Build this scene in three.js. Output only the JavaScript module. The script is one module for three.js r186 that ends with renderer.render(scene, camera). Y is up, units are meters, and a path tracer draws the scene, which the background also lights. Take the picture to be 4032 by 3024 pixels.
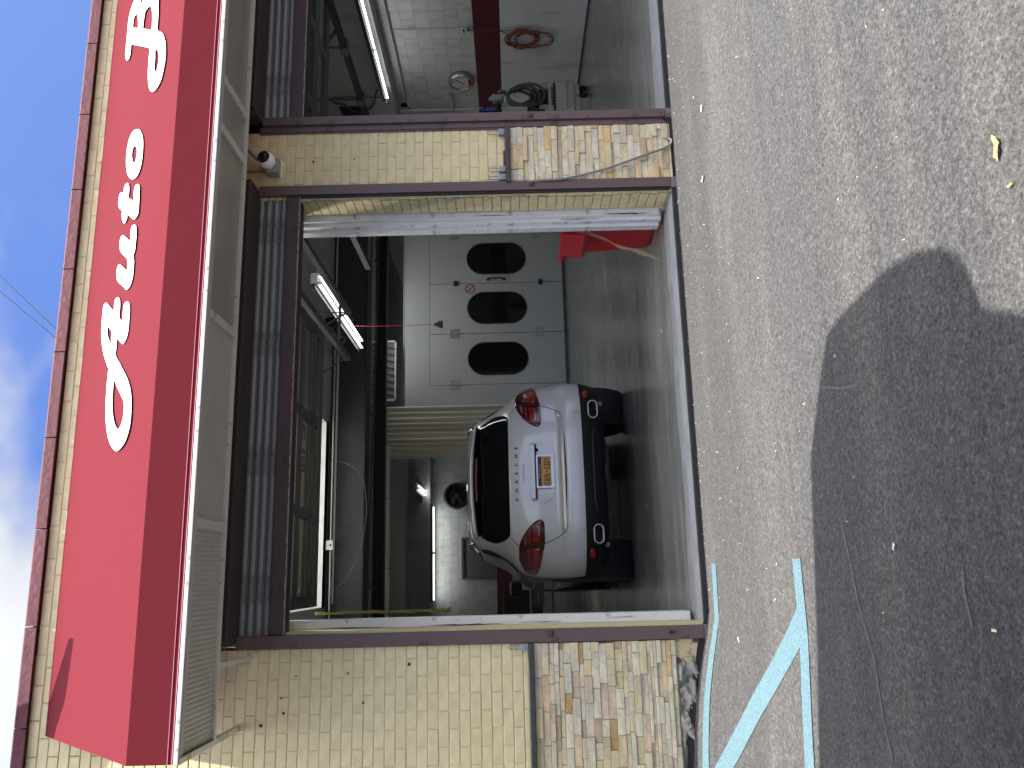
import * as THREE from 'three';
import { mergeGeometries, toCreasedNormals, mergeVertices } from 'three/addons/utils/BufferGeometryUtils.js';
import { RoundedBoxGeometry } from 'three/addons/geometries/RoundedBoxGeometry.js';
import { TextGeometry } from 'three/addons/geometries/TextGeometry.js';
import { FontLoader } from 'three/addons/loaders/FontLoader.js';
import { RectAreaLightUniformsLib } from 'three/addons/lights/RectAreaLightUniformsLib.js';

// ------------------------------------------------------------------ camera, sky, sun, exposure
const V3 = (x, y, z) => new THREE.Vector3(x, y, z);
const scene = new THREE.Scene();
const camera = new THREE.PerspectiveCamera(50.11, 4 / 3, 0.05, 400);
{ // the phone was held upright, so the picture lies on its side: image up is the wall's right
  const e = new THREE.Matrix4().makeRotationY(-0.23064).multiply(new THREE.Matrix4().makeRotationX(-0.00278)).multiply(new THREE.Matrix4().makeRotationZ(-0.02451));
  e.multiply(new THREE.Matrix4().makeRotationZ(-Math.PI / 2));
  camera.quaternion.setFromRotationMatrix(e);
  camera.position.set(0.411, 1.2151, 5.5072);
  camera.updateMatrixWorld(true);
}
scene.add(camera);
const renderer = new THREE.WebGLRenderer({ antialias: true });
renderer.setSize(1024, 768);
renderer.toneMapping = THREE.LinearToneMapping;
renderer.toneMappingExposure = 5.6;
renderer.shadowMap.enabled = true;
renderer.shadowMap.type = THREE.PCFSoftShadowMap;
RectAreaLightUniformsLib.init();

const SUN = V3(0.23, 1, 0.305).normalize();
const sun = new THREE.DirectionalLight(new THREE.Color(1, 0.95, 0.88), 2.0);
sun.position.copy(SUN).multiplyScalar(30);
sun.castShadow = true; sun.shadow.mapSize.set(4096, 4096); sun.shadow.radius = 1;
Object.assign(sun.shadow.camera, { left: -14, right: 14, top: 14, bottom: -14, near: 1, far: 60 });
scene.add(sun); scene.add(sun.target);

// ------------------------------------------------------------------ small tools
function rngOf(seed) { let a = seed >>> 0; return () => { a = (a + 0x6D2B79F5) | 0; let t = Math.imul(a ^ (a >>> 15), 1 | a); t = (t + Math.imul(t ^ (t >>> 7), 61 | t)) ^ t; return ((t ^ (t >>> 14)) >>> 0) / 4294967296; }; }
const clamp = (x, a = 0, b = 1) => Math.min(b, Math.max(a, x));
const lerp = (a, b, t) => a + (b - a) * t;
const smooth = (a, b, x) => { const t = clamp((x - a) / (b - a)); return t * t * (3 - 2 * t); };
function noiseTile(px, py, seed) { // tileable value noise with px x py cells over the unit square
  const r = rngOf(seed), g = new Float32Array(px * py); for (let i = 0; i < g.length; i++) g[i] = r();
  return (u, v) => {
    const x = u * px, y = v * py, xi = Math.floor(x), yi = Math.floor(y); let fx = x - xi, fy = y - yi; fx = fx * fx * (3 - 2 * fx); fy = fy * fy * (3 - 2 * fy);
    const x0 = ((xi % px) + px) % px, x1 = (x0 + 1) % px, y0 = (((yi % py) + py) % py) * px, y1 = ((((yi + 1) % py) + py) % py) * px;
    const a = g[y0 + x0], b = g[y0 + x1], c = g[y1 + x0], d = g[y1 + x1];
    return a + (b - a) * fx + (c - a) * fy + (a - b - c + d) * fx * fy;
  };
}
function fbmTile(px, py, oct, seed, gain = 0.5) {
  const n = []; for (let i = 0; i < oct; i++) n.push(noiseTile(px << i, py << i, seed + i * 17));
  let tot = 0, a = 1; for (let i = 0; i < oct; i++) { tot += a; a *= gain; }
  return (u, v) => { let s = 0, k = 1; for (const f of n) { s += k * f(u, v); k *= gain; } return s / tot; };
}
const enc = (c) => 255 * (c <= 0.0031308 ? 12.92 * c : 1.055 * Math.pow(c, 1 / 2.4) - 0.055);
function makeTex(w, h, fn, srgb = true) { // fn(u, v) -> [r, g, b] linear (srgb) or a number
  const d = new Uint8Array(w * h * 4);
  for (let y = 0, i = 0; y < h; y++) for (let x = 0; x < w; x++, i += 4) {
    const c = fn((x + 0.5) / w, (y + 0.5) / h);
    if (typeof c === 'number') { const q = clamp(srgb ? enc(clamp(c)) : c * 255, 0, 255); d[i] = d[i + 1] = d[i + 2] = q; }
    else { d[i] = enc(clamp(c[0])); d[i + 1] = enc(clamp(c[1])); d[i + 2] = enc(clamp(c[2])); }
    d[i + 3] = 255;
  }
  const t = new THREE.DataTexture(d, w, h, THREE.RGBAFormat);
  t.wrapS = t.wrapT = THREE.RepeatWrapping; t.magFilter = THREE.LinearFilter; t.minFilter = THREE.LinearMipmapLinearFilter; t.generateMipmaps = true; t.anisotropy = 8;
  t.colorSpace = srgb ? THREE.SRGBColorSpace : THREE.NoColorSpace; t.needsUpdate = true; return t;
}
function rep(t, perMetreX, perMetreY = perMetreX, ang = 0) { const c = t.clone(); c.repeat.set(perMetreX, perMetreY); c.rotation = ang; c.needsUpdate = true; return c; }
const rgb = (r, g, b) => new THREE.Color().setRGB(r, g, b);
function mat(r, g, b, rough = 0.8, metal = 0, more = {}) { return new THREE.MeshStandardMaterial({ color: rgb(r, g, b), roughness: rough, metalness: metal, ...more }); }
function phys(r, g, b, rough, more = {}) { return new THREE.MeshPhysicalMaterial({ color: rgb(r, g, b), roughness: rough, ...more }); }

// names, things, parts
const counts = {};
function numbered(n) { counts[n] = (counts[n] || 0) + 1; return counts[n] === 1 ? n : n + '_' + String(counts[n] - 1).padStart(3, '0'); }
function tag(o, label, category, group) { o.userData.label = label; o.userData.category = category; if (group) o.userData.group = group; return o; }
function thing(name, label, category, pos = [0, 0, 0], turn = 0, group) { const o = new THREE.Group(); o.name = numbered(name); o.position.set(...pos); o.rotation.y = turn; scene.add(o); return tag(o, label, category, group); }
function mesh(name, geo, material, parent) { const m = new THREE.Mesh(Array.isArray(geo) ? merge(geo) : geo, material); m.name = name; m.castShadow = m.receiveShadow = true; parent.add(m); return m; }
function part(name, geo, material, parent) { return mesh(numbered(name), geo, material, parent); }
function single(name, geo, material, label, category, group, pos) { const m = mesh(numbered(name), geo, material, scene); if (pos) m.position.set(...pos); return tag(m, label, category, group); }
function struct(name, geo, material, parent) { const m = mesh(numbered(name), geo, material, parent || scene); if (!parent) m.userData.kind = 'structure'; return m; }
// geometry
function merge(list) {
  const l = list.map((g) => { const q = g.index ? g.toNonIndexed() : g; for (const k of Object.keys(q.attributes)) if (!['position', 'normal', 'uv'].includes(k)) q.deleteAttribute(k); if (!q.attributes.uv) q.setAttribute('uv', new THREE.BufferAttribute(new Float32Array(q.attributes.position.count * 2), 2)); return q; });
  return l.length === 1 ? l[0] : mergeGeometries(l);
}
function uvBox(g, s = 1, ou = 0, ov = 0) { // uv in metres by the way each face points
  const q = g.index ? g.toNonIndexed() : g, p = q.attributes.position, n = p.count, uv = new Float32Array(n * 2), a = V3(), b = V3(), c = V3();
  for (let i = 0; i < n; i += 3) {
    a.fromBufferAttribute(p, i); b.fromBufferAttribute(p, i + 1); c.fromBufferAttribute(p, i + 2);
    const m = b.clone().sub(a).cross(c.clone().sub(a)); const ax = Math.abs(m.x), ay = Math.abs(m.y), az = Math.abs(m.z);
    [a, b, c].forEach((v, k) => { let u, w; if (az >= ax && az >= ay) { u = v.x; w = v.y; } else if (ax >= ay) { u = v.z; w = v.y; } else { u = v.x; w = v.z; } uv[(i + k) * 2] = u * s + ou; uv[(i + k) * 2 + 1] = w * s + ov; });
  }
  q.setAttribute('uv', new THREE.BufferAttribute(uv, 2)); return q;
}
function box(x0, x1, y0, y1, z0, z1, bevel = 0) {
  const w = Math.abs(x1 - x0), h = Math.abs(y1 - y0), d = Math.abs(z1 - z0);
  const g = bevel > 0 ? new RoundedBoxGeometry(w, h, d, 1, Math.min(bevel, w / 2.05, h / 2.05, d / 2.05)) : new THREE.BoxGeometry(w, h, d);
  g.translate((x0 + x1) / 2, (y0 + y1) / 2, (z0 + z1) / 2); return uvBox(g);
}
function bar(a, b, w, h, roll = 0) { // a rectangular bar from a to b
  const d = b.clone().sub(a), g = new THREE.BoxGeometry(w, h, d.length()); const m = new THREE.Matrix4().lookAt(a, b, Math.abs(d.y) > 0.98 * d.length() ? V3(1, 0, 0) : V3(0, 1, 0)); if (roll) m.multiply(new THREE.Matrix4().makeRotationZ(roll));
  g.applyMatrix4(m); const c = a.clone().add(b).multiplyScalar(0.5); g.translate(c.x, c.y, c.z); return uvBox(g);
}
function tube(points, r, seg = 32, rad = 8, closed = false) { return new THREE.TubeGeometry(new THREE.CatmullRomCurve3(points.map((p) => Array.isArray(p) ? V3(...p) : p), closed, 'centripetal'), seg, r, rad, closed); }
function cyl(a, b, r0, r1 = r0, seg = 20) { const A = V3(...a), B = V3(...b), d = B.clone().sub(A), g = new THREE.CylinderGeometry(r1, r0, d.length(), seg); g.applyQuaternion(new THREE.Quaternion().setFromUnitVectors(V3(0, 1, 0), d.normalize())); const c = A.add(B).multiplyScalar(0.5); g.translate(c.x, c.y, c.z); return g; }
function extrude(pts, depth, bevel = 0, holes = []) { const s = new THREE.Shape(pts.map((p) => new THREE.Vector2(p[0], p[1]))); for (const h of holes) s.holes.push(new THREE.Path(h.map((p) => new THREE.Vector2(p[0], p[1])))); return new THREE.ExtrudeGeometry(s, { depth, bevelEnabled: bevel > 0, bevelSize: bevel, bevelThickness: bevel, bevelSegments: 2, curveSegments: 12 }); }
function stadium(w, h, n = 12) { const r = Math.min(w, h) / 2, o = []; const cy = h / 2 - r, cx = w / 2 - r; for (const [sx, sy, a0] of [[1, 1, 0], [-1, 1, Math.PI / 2], [-1, -1, Math.PI], [1, -1, 1.5 * Math.PI]]) for (let i = 0; i <= n; i++) { const a = a0 + (i / n) * Math.PI / 2; o.push([sx * cx + Math.cos(a) * r, sy * cy + Math.sin(a) * r]); } return o; }
function grid(nu, nv, fn) { const pos = [], uv = [], idx = []; for (let j = 0; j <= nv; j++) for (let i = 0; i <= nu; i++) { const p = fn(i / nu, j / nv); pos.push(p[0], p[1], p[2]); uv.push(p[3] ?? i / nu, p[4] ?? j / nv); } for (let j = 0; j < nv; j++) for (let i = 0; i < nu; i++) { const a = j * (nu + 1) + i, b = a + 1, c = a + nu + 1, d = c + 1; idx.push(a, b, d, a, d, c); } const g = new THREE.BufferGeometry(); g.setAttribute('position', new THREE.Float32BufferAttribute(pos, 3)); g.setAttribute('uv', new THREE.Float32BufferAttribute(uv, 2)); g.setIndex(idx); g.computeVertexNormals(); return g; }
const font = await new FontLoader().loadAsync('fonts/droid/droid_sans_regular.typeface.json');
const fontBold = await new FontLoader().loadAsync('fonts/droid/droid_sans_bold.typeface.json');
const fontSerif = await new FontLoader().loadAsync('fonts/droid/droid_serif_regular.typeface.json');

// ------------------------------------------------------------------ sky: blue with drifting white cloud
{
  const W = 2048, H = 1024, d = new Float32Array(W * H * 4), f1 = fbmTile(5, 5, 7, 436, 0.55), f2 = fbmTile(3, 3, 4, 936, 0.5);
  for (let y = 0; y < H; y++) {
    const el = ((y + 0.5) / H - 0.5) * Math.PI, ce = Math.cos(el), se = Math.sin(el);
    for (let x = 0; x < W; x++) {
      const az = ((x + 0.5) / W - 0.5) * 2 * Math.PI, dx = ce * Math.cos(az), dz = ce * Math.sin(az);
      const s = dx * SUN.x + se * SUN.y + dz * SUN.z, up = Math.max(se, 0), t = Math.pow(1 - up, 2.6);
      const s0 = Math.max(s, 0), glow = 0.10 * s0 * s0 + 1.15 * Math.pow(s0, 6) + 0.6 * Math.pow(s0, 60);  // broad glow round the sun, strengthened as fill for the shaded front
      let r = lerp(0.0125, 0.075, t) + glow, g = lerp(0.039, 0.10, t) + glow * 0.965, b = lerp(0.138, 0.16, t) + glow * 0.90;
      if (se > 0.02) {
        const k = 0.20 / (se + 0.12), u = dx * k + 0.6186, v = dz * k + 0.7782, n = f1(u, v) * 0.75 + f2(u, v) * 0.35, c = smooth(0.54, 0.67, n) * smooth(0.02, 0.2, se);
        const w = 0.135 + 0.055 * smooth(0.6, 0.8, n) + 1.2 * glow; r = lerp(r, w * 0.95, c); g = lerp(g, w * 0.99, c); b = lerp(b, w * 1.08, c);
      } else if (se < 0) { r = 0.12; g = 0.12; b = 0.12; }
      const i = (y * W + x) * 4; d[i] = r; d[i + 1] = g; d[i + 2] = b; d[i + 3] = 1;
    }
  }
  const t = new THREE.DataTexture(d, W, H, THREE.RGBAFormat, THREE.FloatType); t.mapping = THREE.EquirectangularReflectionMapping; t.colorSpace = THREE.LinearSRGBColorSpace; t.magFilter = t.minFilter = THREE.LinearFilter; t.needsUpdate = true;
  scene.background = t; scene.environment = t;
}

// ------------------------------------------------------------------ materials
const nA = fbmTile(8, 8, 6, 11), nB = fbmTile(4, 4, 5, 23), nFine = noiseTile(256, 256, 5);
const texGrain = makeTex(512, 512, (u, v) => 0.80 + 0.22 * (nA(u, v) - 0.5) + 0.10 * (nFine(u, v) - 0.5) + 0.10, true);        // soft even grain
const texRough = makeTex(512, 512, (u, v) => clamp(0.5 + 1.2 * (nA(u, v) - 0.5) + 0.35 * (nFine(u, v) - 0.5)), false);          // relief
const veinA = fbmTile(3, 9, 6, 91), veinB = fbmTile(6, 6, 5, 52);
const texStone = makeTex(512, 512, (u, v) => { const n = veinA(u, v), w = Math.abs(veinB(u, v) - 0.5), k = 0.74 + 0.42 * (n - 0.35) - 0.16 * smooth(0.05, 0, w); return [k * (0.98 + 0.10 * (n - 0.5)), k * 0.97, k * (0.96 - 0.18 * (n - 0.5))]; });
const texWear = (() => { const a = fbmTile(7, 7, 6, 301), b = fbmTile(30, 30, 4, 302); return makeTex(512, 512, (u, v) => { const w = smooth(0.62, 0.70, a(u, v) * 0.7 + b(u, v) * 0.3); return 0.9 + 0.08 * (nA(u, v) - 0.5) - 0.35 * w; }); })();
const texAsphalt = (() => {
  const N = 2048, sp = noiseTile(1024, 1024, 8), sp2 = noiseTile(512, 512, 9), sp3 = noiseTile(230, 230, 10), st = fbmTile(3, 22, 5, 31, 0.55), big = fbmTile(3, 3, 5, 64), sc = fbmTile(4, 60, 4, 77, 0.6);
  return makeTex(N, N, (u, v) => {
    const g = sp(u, v) * 0.5 + sp2(u, v) * 0.5; let a = 0.057 * (0.22 + 1.55 * g); a += 0.02 * smooth(0.78, 0.95, sp2(u, v)) + 0.05 * smooth(0.84, 0.97, sp(u, v)); a *= 0.92 + 0.16 * sp3(u, v);
    const dust = smooth(0.5, 0.72, st(u, v)) , dark = smooth(0.56, 0.7, sc(u, v)); a *= 0.86 + 0.30 * (big(u, v) - 0.4) + 0.16 * dust - 0.12 * dark;
    return [a * (1.008 + 0.04 * dust), a * (0.986 + 0.01 * dust), a * (0.985 - 0.04 * dust)];
  });
})();
const texAsphaltBump = (() => { const a = noiseTile(340, 340, 81), b = noiseTile(170, 170, 82), c = noiseTile(512, 512, 83); return makeTex(1024, 1024, (u, v) => clamp(0.5 * a(u, v) + 0.35 * b(u, v) + 0.25 * c(u, v)), false); })();
const texFloor = (() => { const a = fbmTile(3, 12, 6, 131, 0.55), b = fbmTile(6, 6, 5, 132), c = noiseTile(256, 256, 133), s = fbmTile(5, 30, 4, 134); return makeTex(1024, 1024, (u, v) => { const k = 0.25 * (0.72 + 0.4 * a(u, v) + 0.25 * (b(u, v) - 0.5) + 0.12 * (c(u, v) - 0.5)) + 0.05 * smooth(0.66, 0.75, s(u, v)); return [k * 0.98, k * 1.0, k * 0.93]; }); })();
const texConcrete = (() => { const a = fbmTile(6, 6, 6, 141), c = noiseTile(256, 256, 143); return makeTex(512, 512, (u, v) => { const k = 0.31 * (0.7 + 0.5 * a(u, v) + 0.35 * (c(u, v) - 0.5)); return [k * 0.985, k * 0.995, k * 1.02]; }); })();
const texBlock = (() => { const a = fbmTile(5, 5, 6, 151), b = fbmTile(12, 3, 4, 152); return makeTex(512, 512, (u, v) => { const k = 0.9 + 0.2 * (a(u, v) - 0.5) - 0.14 * smooth(0.6, 0.75, b(u, v)); return k; }); })();
const texBrushed = (() => { const a = noiseTile(512, 16, 161), b = fbmTile(4, 4, 4, 162); return makeTex(512, 512, (u, v) => clamp(0.45 + 0.10 * (a(v, u) - 0.5) + 0.28 * (b(u, v) - 0.5)), false); })();
const texFabric = makeTex(256, 256, (u, v) => 0.92 + 0.05 * Math.sin(u * 256 * 1.2) * Math.sin(v * 256 * 1.2) + 0.06 * (nA(u, v) - 0.5));

const grain = (s) => ({ map: rep(texGrain, s), bumpMap: rep(texRough, s * 1.5), bumpScale: 0.0015 });
const gBrick = grain(2.4);
const mBricks = [[0.77, 0.655, 0.375], [0.78, 0.665, 0.385], [0.755, 0.64, 0.36]].map(([r, g, b]) => mat(r, g, b, 0.62, 0, gBrick));
const mMortar = mat(0.74, 0.625, 0.35, 0.75, 0, grain(3));
const gStone = { map: rep(texStone, 2.2), bumpMap: rep(texRough, 5), bumpScale: 0.004 };
const stoneCols = [[0.8, 0.69, 0.45], [0.82, 0.749, 0.54], [0.84, 0.64, 0.405], [0.76, 0.621, 0.351], [0.78, 0.621, 0.441], [0.7, 0.611, 0.432], [0.82, 0.67, 0.405], [0.8, 0.709, 0.54], [0.62, 0.424, 0.171], [0.86, 0.778, 0.576], [0.6, 0.453, 0.306], [0.74, 0.66, 0.405], [0.8, 0.552, 0.261], [0.52, 0.453, 0.333]];
const stoneW = [3, 4.5, 2.0, 1.4, 1.5, 1.6, 3, 3.5, 0.6, 4, 0.8, 2, 1.2, 0.8];
const mStones = stoneCols.map(([r, g, b]) => mat(r, g, b, 0.75, 0, gStone));
const mGranite = (() => { const a = noiseTile(128, 128, 171), b = noiseTile(60, 60, 172); return mat(1, 1, 1, 0.5, 0, { map: rep(makeTex(256, 256, (u, v) => 0.035 + 0.10 * smooth(0.72, 0.95, a(u, v)) + 0.05 * smooth(0.7, 0.9, b(u, v))), 4) }); })();
const gWear = { map: rep(texWear, 1.2), bumpMap: rep(texRough, 2), bumpScale: 0.001 };
const mBrown = mat(0.125, 0.081, 0.077, 0.42, 0, gWear);
const mBrownDark = mat(0.05, 0.032, 0.034, 0.6, 0, gWear);
const mShutter = mat(0.27, 0.285, 0.30, 0.42, 0.15, gWear);
const mRed = phys(0.145, 0.0175, 0.0255, 0.9, { specularIntensity: 0.12, map: rep(texFabric, 3), side: THREE.DoubleSide, transmission: 0.12 });
const mWhitePrint = mat(0.86, 0.86, 0.85, 0.7);
const mWhiteTrim = mat(0.52, 0.52, 0.50, 0.5, 0, gWear);
const mSoffit = mat(0.46, 0.44, 0.42, 0.55, 0.0, grain(0.8));
const mAlu = mat(0.66, 0.645, 0.60, 0.45, 0.2, gWear);
const mCoping = mat(0.135, 0.028, 0.04, 0.7, 0, { map: rep(texWear, 2.5), bumpMap: rep(texRough, 4), bumpScale: 0.006 });
const mWhitePaint = mat(0.83, 0.83, 0.815, 0.5, 0, { map: rep(texWear, 1.7), bumpMap: rep(texRough, 3), bumpScale: 0.003 });
const mBlock = mat(0.62, 0.63, 0.60, 0.55, 0, { map: rep(texBlock, 0.9), bumpMap: rep(texRough, 2), bumpScale: 0.003 });
const mBlockJoint = mat(0.58, 0.59, 0.56, 0.7, 0, { map: rep(texBlock, 0.9) });
const mBand = mat(0.10, 0.012, 0.02, 0.45, 0, gWear);
const mCeil = mat(0.50, 0.50, 0.48, 0.8, 0, { map: rep(texBlock, 0.5) });
const mDark = mat(0.02, 0.022, 0.025, 0.6);
const mBeam = mat(0.045, 0.052, 0.06, 0.5, 0, gWear);
const mBeamBrown = mat(0.03, 0.026, 0.026, 0.55, 0, gWear);
const mSteel = mat(0.33, 0.34, 0.35, 0.4, 0.8);
const mGalv = mat(0.75, 0.74, 0.70, 0.38, 0.35, { map: rep(texWear, 2) });
const mTrack = mat(0.10, 0.105, 0.11, 0.45, 0.4, gWear);
const mBooth = mat(0.52, 0.53, 0.535, 1, 0.25, { roughnessMap: rep(texBrushed, 0.5) });
const mRubber = mat(0.016, 0.016, 0.017, 0.7);
const mBlackGlass = phys(0.006, 0.007, 0.008, 0.05, { specularIntensity: 0.55 });
const mTape = phys(0.8, 0.66, 0.36, 0.25, { transmission: 0.8, thickness: 0, side: THREE.DoubleSide });
const mPlasticWhite = mat(0.72, 0.72, 0.70, 0.4);
const mBlackPlastic = mat(0.022, 0.022, 0.024, 0.45);
const mBlue = (() => { const a = fbmTile(6, 6, 6, 201), n = noiseTile(200, 200, 202); return mat(1, 1, 1, 0.75, 0, { map: rep(makeTex(512, 512, (u, v) => { const w = 0.4 * smooth(0.72, 0.82, a(u, v) * 0.55 + n(u, v) * 0.45), k = 0.8 + 0.5 * (n(u, v) - 0.5); return [lerp(0.11 * k, 0.06, w), lerp(0.20 * k, 0.06, w), lerp(0.235 * k, 0.055, w)]; }), 1), bumpMap: rep(texAsphaltBump, 0.5), bumpScale: 0.006 }); })();

// ------------------------------------------------------------------ ground
const gNoise = fbmTile(9, 9, 4, 501);
const groundY = (x, z) => { if (z < -0.02) return -0.25; const e = z > 0.3 ? 0.006 * (gNoise(x * 0.06, z * 0.06) - 0.5) * Math.min(1, (z - 0.3) / 0.3) : 0, r = 0.19 * (1 - Math.exp(-Math.pow(Math.max(0, 0.15 - x) / 0.5, 1.3))) * Math.exp(-z / 1.25); return -0.03 + e + r; };
{
  const cx = [], cz = [], N = 150; for (let i = 0; i <= N; i++) { const t = i / N * 2 - 1; cx.push(1.5 + 130 * Math.sinh(6.2 * t) / Math.sinh(6.2)); }
  cz.push(-130, -60, -25, -12, -6, -0.03); for (let i = 0; i <= 110; i++) cz.push(-0.002 + 150 * (Math.exp(5.5 * i / 110) - 1) / (Math.exp(5.5) - 1));
  const col = [], dn = fbmTile(4, 26, 5, 521, 0.6), dn2 = fbmTile(5, 18, 5, 533, 0.6), pos = [], uv = [], idx = [], nx = cx.length;
  for (const z of cz) for (const x of cx) { pos.push(x, groundY(x, z), z); uv.push(x / 5, z / 5); const w = dn(x * 0.035, z * 0.05), w2 = dn2(x * 0.02 + 0.3, z * 0.03), q = 1 + 0.24 * smooth(0.45, 0.68, w) * (z < 1.4 ? 1 : 0.3) - 0.12 * smooth(0.55, 0.7, w2); col.push(q, q * (1 - 0.02 * (q - 1)), q * (1 - 0.15 * (q - 1))); }
  for (let j = 0; j < cz.length - 1; j++) for (let i = 0; i < nx - 1; i++) { const a = j * nx + i; idx.push(a, a + nx, a + 1, a + 1, a + nx, a + nx + 1); }
  const g = new THREE.BufferGeometry(); g.setAttribute('position', new THREE.Float32BufferAttribute(pos, 3)); g.setAttribute('uv', new THREE.Float32BufferAttribute(uv, 2)); g.setAttribute('color', new THREE.Float32BufferAttribute(col, 3)); g.setIndex(idx); g.computeVertexNormals();
  struct('asphalt_ground', g, mat(1, 1, 1, 0.9, 0, { map: texAsphalt, bumpMap: rep(texAsphaltBump, 4), bumpScale: 0.0045, vertexColors: true }));
}
// the floor inside, its bare concrete edge and the tarred joint
struct('garage_floor', uvBox(new THREE.BoxGeometry(10.4, 0.2, 16.9).translate(3.1, -0.1, -8.78)), mat(1, 1, 1, 0.30, 0, { map: rep(texFloor, 0.28), roughnessMap: rep(texRough, 0.5), bumpMap: rep(texRough, 0.8), bumpScale: 0.002 }));
{ const r = rngOf(3), g = grid(60, 1, (u, v) => { const x = lerp(0.0, 7.2, u); return [x, 0.003, v < 0.5 ? -0.004 : -0.33 - 0.02 * Math.sin(x * 5) - 0.03 * r(), x, v * 0.33]; }); struct('concrete_threshold', g, mat(1, 1, 1, 0.85, 0, { map: rep(texConcrete, 1.5), bumpMap: rep(texRough, 3), bumpScale: 0.003 })); }
struct('slab_edge', box(-0.0, 7.3, -0.2, -0.001, -0.02, 0.0), mat(0.3, 0.3, 0.3, 0.9, 0, { map: rep(texConcrete, 1.5) }));
{ const r = rngOf(8), top = grid(160, 1, (u, v) => { const x = lerp(-3, 7.4, u); const gy = groundY(x, 0.02); return [x, v < 0.5 ? gy - 0.03 : (x < 0.06 ? gy + 0.03 + 0.012 * r() : -0.004), 0.008 + 0.006 * r() + (v < 0.5 ? 0.02 + 0.02 * r() : 0), x, v]; }); struct('tar_joint', top, mat(0.012, 0.012, 0.014, 0.55, 0, { bumpMap: rep(texRough, 3), bumpScale: 0.006 })); }

// painted lines
function line(pts, w, label, lift = 0.0042) { // a strip that follows the ground
  const c = new THREE.CatmullRomCurve3(pts.map(([x, z]) => V3(x, 0, z)), false, 'catmullrom', 0.1), r = rngOf(pts.length * 7 + 1), n = 60;
  const g = grid(3, n, (u, v) => { const p = c.getPoint(v), t = c.getTangent(v), q = (u - 0.5) * (w + 0.006 * (r() - 0.5)); const x = p.x - t.z * q, z = p.z + t.x * q; return [x, groundY(x, z) + lift, z, x, z]; });
  const m = single('painted_line', g, mBlue, label, 'road marking', 'light blue lines painted on the asphalt'); return m;
}
line([[0.46, 0.27], [0.17, 0.245], [-0.3, 0.24], [-0.75, 0.25], [-1.6, 0.28]], 0.11, 'thin light blue painted line right beside the wall base');
line([[0.459, 1.804], [0.0, 1.80], [-0.45, 1.80], [-1.5, 1.80]], 0.106, 'light blue painted line farther out, along the edge of the shadow');
line([[0.2, 1.80], [0.165, 1.745], [-0.25, 1.11], [-0.655, 0.56], [-1.1, -0.04]], 0.14, 'wide slanting light blue painted stripe joining the two lines', 0.0032);

// ------------------------------------------------------------------ bricks and stones
const brickCache = {};
function brickGeo(w, h, d, c, variant) { // chamfered block, back at z = 0, lower left corner at the origin
  const key = [w.toFixed(3), h.toFixed(3), d.toFixed(3), c, variant].join(); if (brickCache[key]) return brickCache[key];
  const r = rngOf(variant * 31 + 7), j = () => (r() - 0.5) * c * 0.9;
  const B = [[0, 0], [w, 0], [w, h], [0, h]], S = B.map(([x, y]) => [x, y]), F = [[c + j(), c + j()], [w - c + j(), c + j()], [w - c + j(), h - c + j()], [c + j(), h - c + j()]];
  const pos = [], quad = (a, b, e, f) => { for (const v of [a, b, e, a, e, f]) pos.push(...v); };
  const fz = F.map(() => d + j() * 0.5);
  for (let i = 0; i < 4; i++) { const k = (i + 1) % 4; quad([...B[i], -0.004], [...B[k], -0.004], [...S[k], d - c], [...S[i], d - c]); quad([...S[i], d - c], [...S[k], d - c], [...F[k], fz[k]], [...F[i], fz[i]]); }
  quad([...F[0], fz[0]], [...F[1], fz[1]], [...F[2], fz[2]], [...F[3], fz[3]]);
  const g = new THREE.BufferGeometry(); g.setAttribute('position', new THREE.Float32BufferAttribute(pos, 3)); g.computeVertexNormals();
  return (brickCache[key] = uvBox(g, 1, variant * 0.37, variant * 0.21));
}
const COURSE = 0.0677, MOD = 0.2115;
function layBricks(parent, x0, x1, yTop, yBot, opt = {}) { // courses from yTop down; on z = opt.z facing +z, or turned by opt.place
  const r = rngOf(opt.seed || 1), J = 0.0065; let k = opt.first || 0;
  for (let y = yTop; y > yBot + 0.02; y -= COURSE, k++) {
    const y0 = Math.max(y - COURSE, yBot), h = y - y0 - J; let x = x0 - (k % 2 ? MOD / 2 : 0) + (opt.shift || 0); while (x > x0) x -= MOD; 
    for (; x < x1 - 0.02; x += MOD) {
      const a = Math.max(x, x0), b = Math.min(x + MOD - J, x1); if (b - a < 0.02) continue;
      const m = mesh(numbered('brick'), brickGeo(Math.round((b - a) * 200) / 200, Math.round(h * 500) / 500, 0.012, 0.003, 1 + Math.floor(r() * 4)), mBricks[Math.floor(r() * 3)], parent);
      m.position.set(a, y0 + J / 2, (opt.z || 0) - 0.012 + 0.003 * (r() - 0.5)); if (opt.place) opt.place(m);
    }
  }
}
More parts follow.
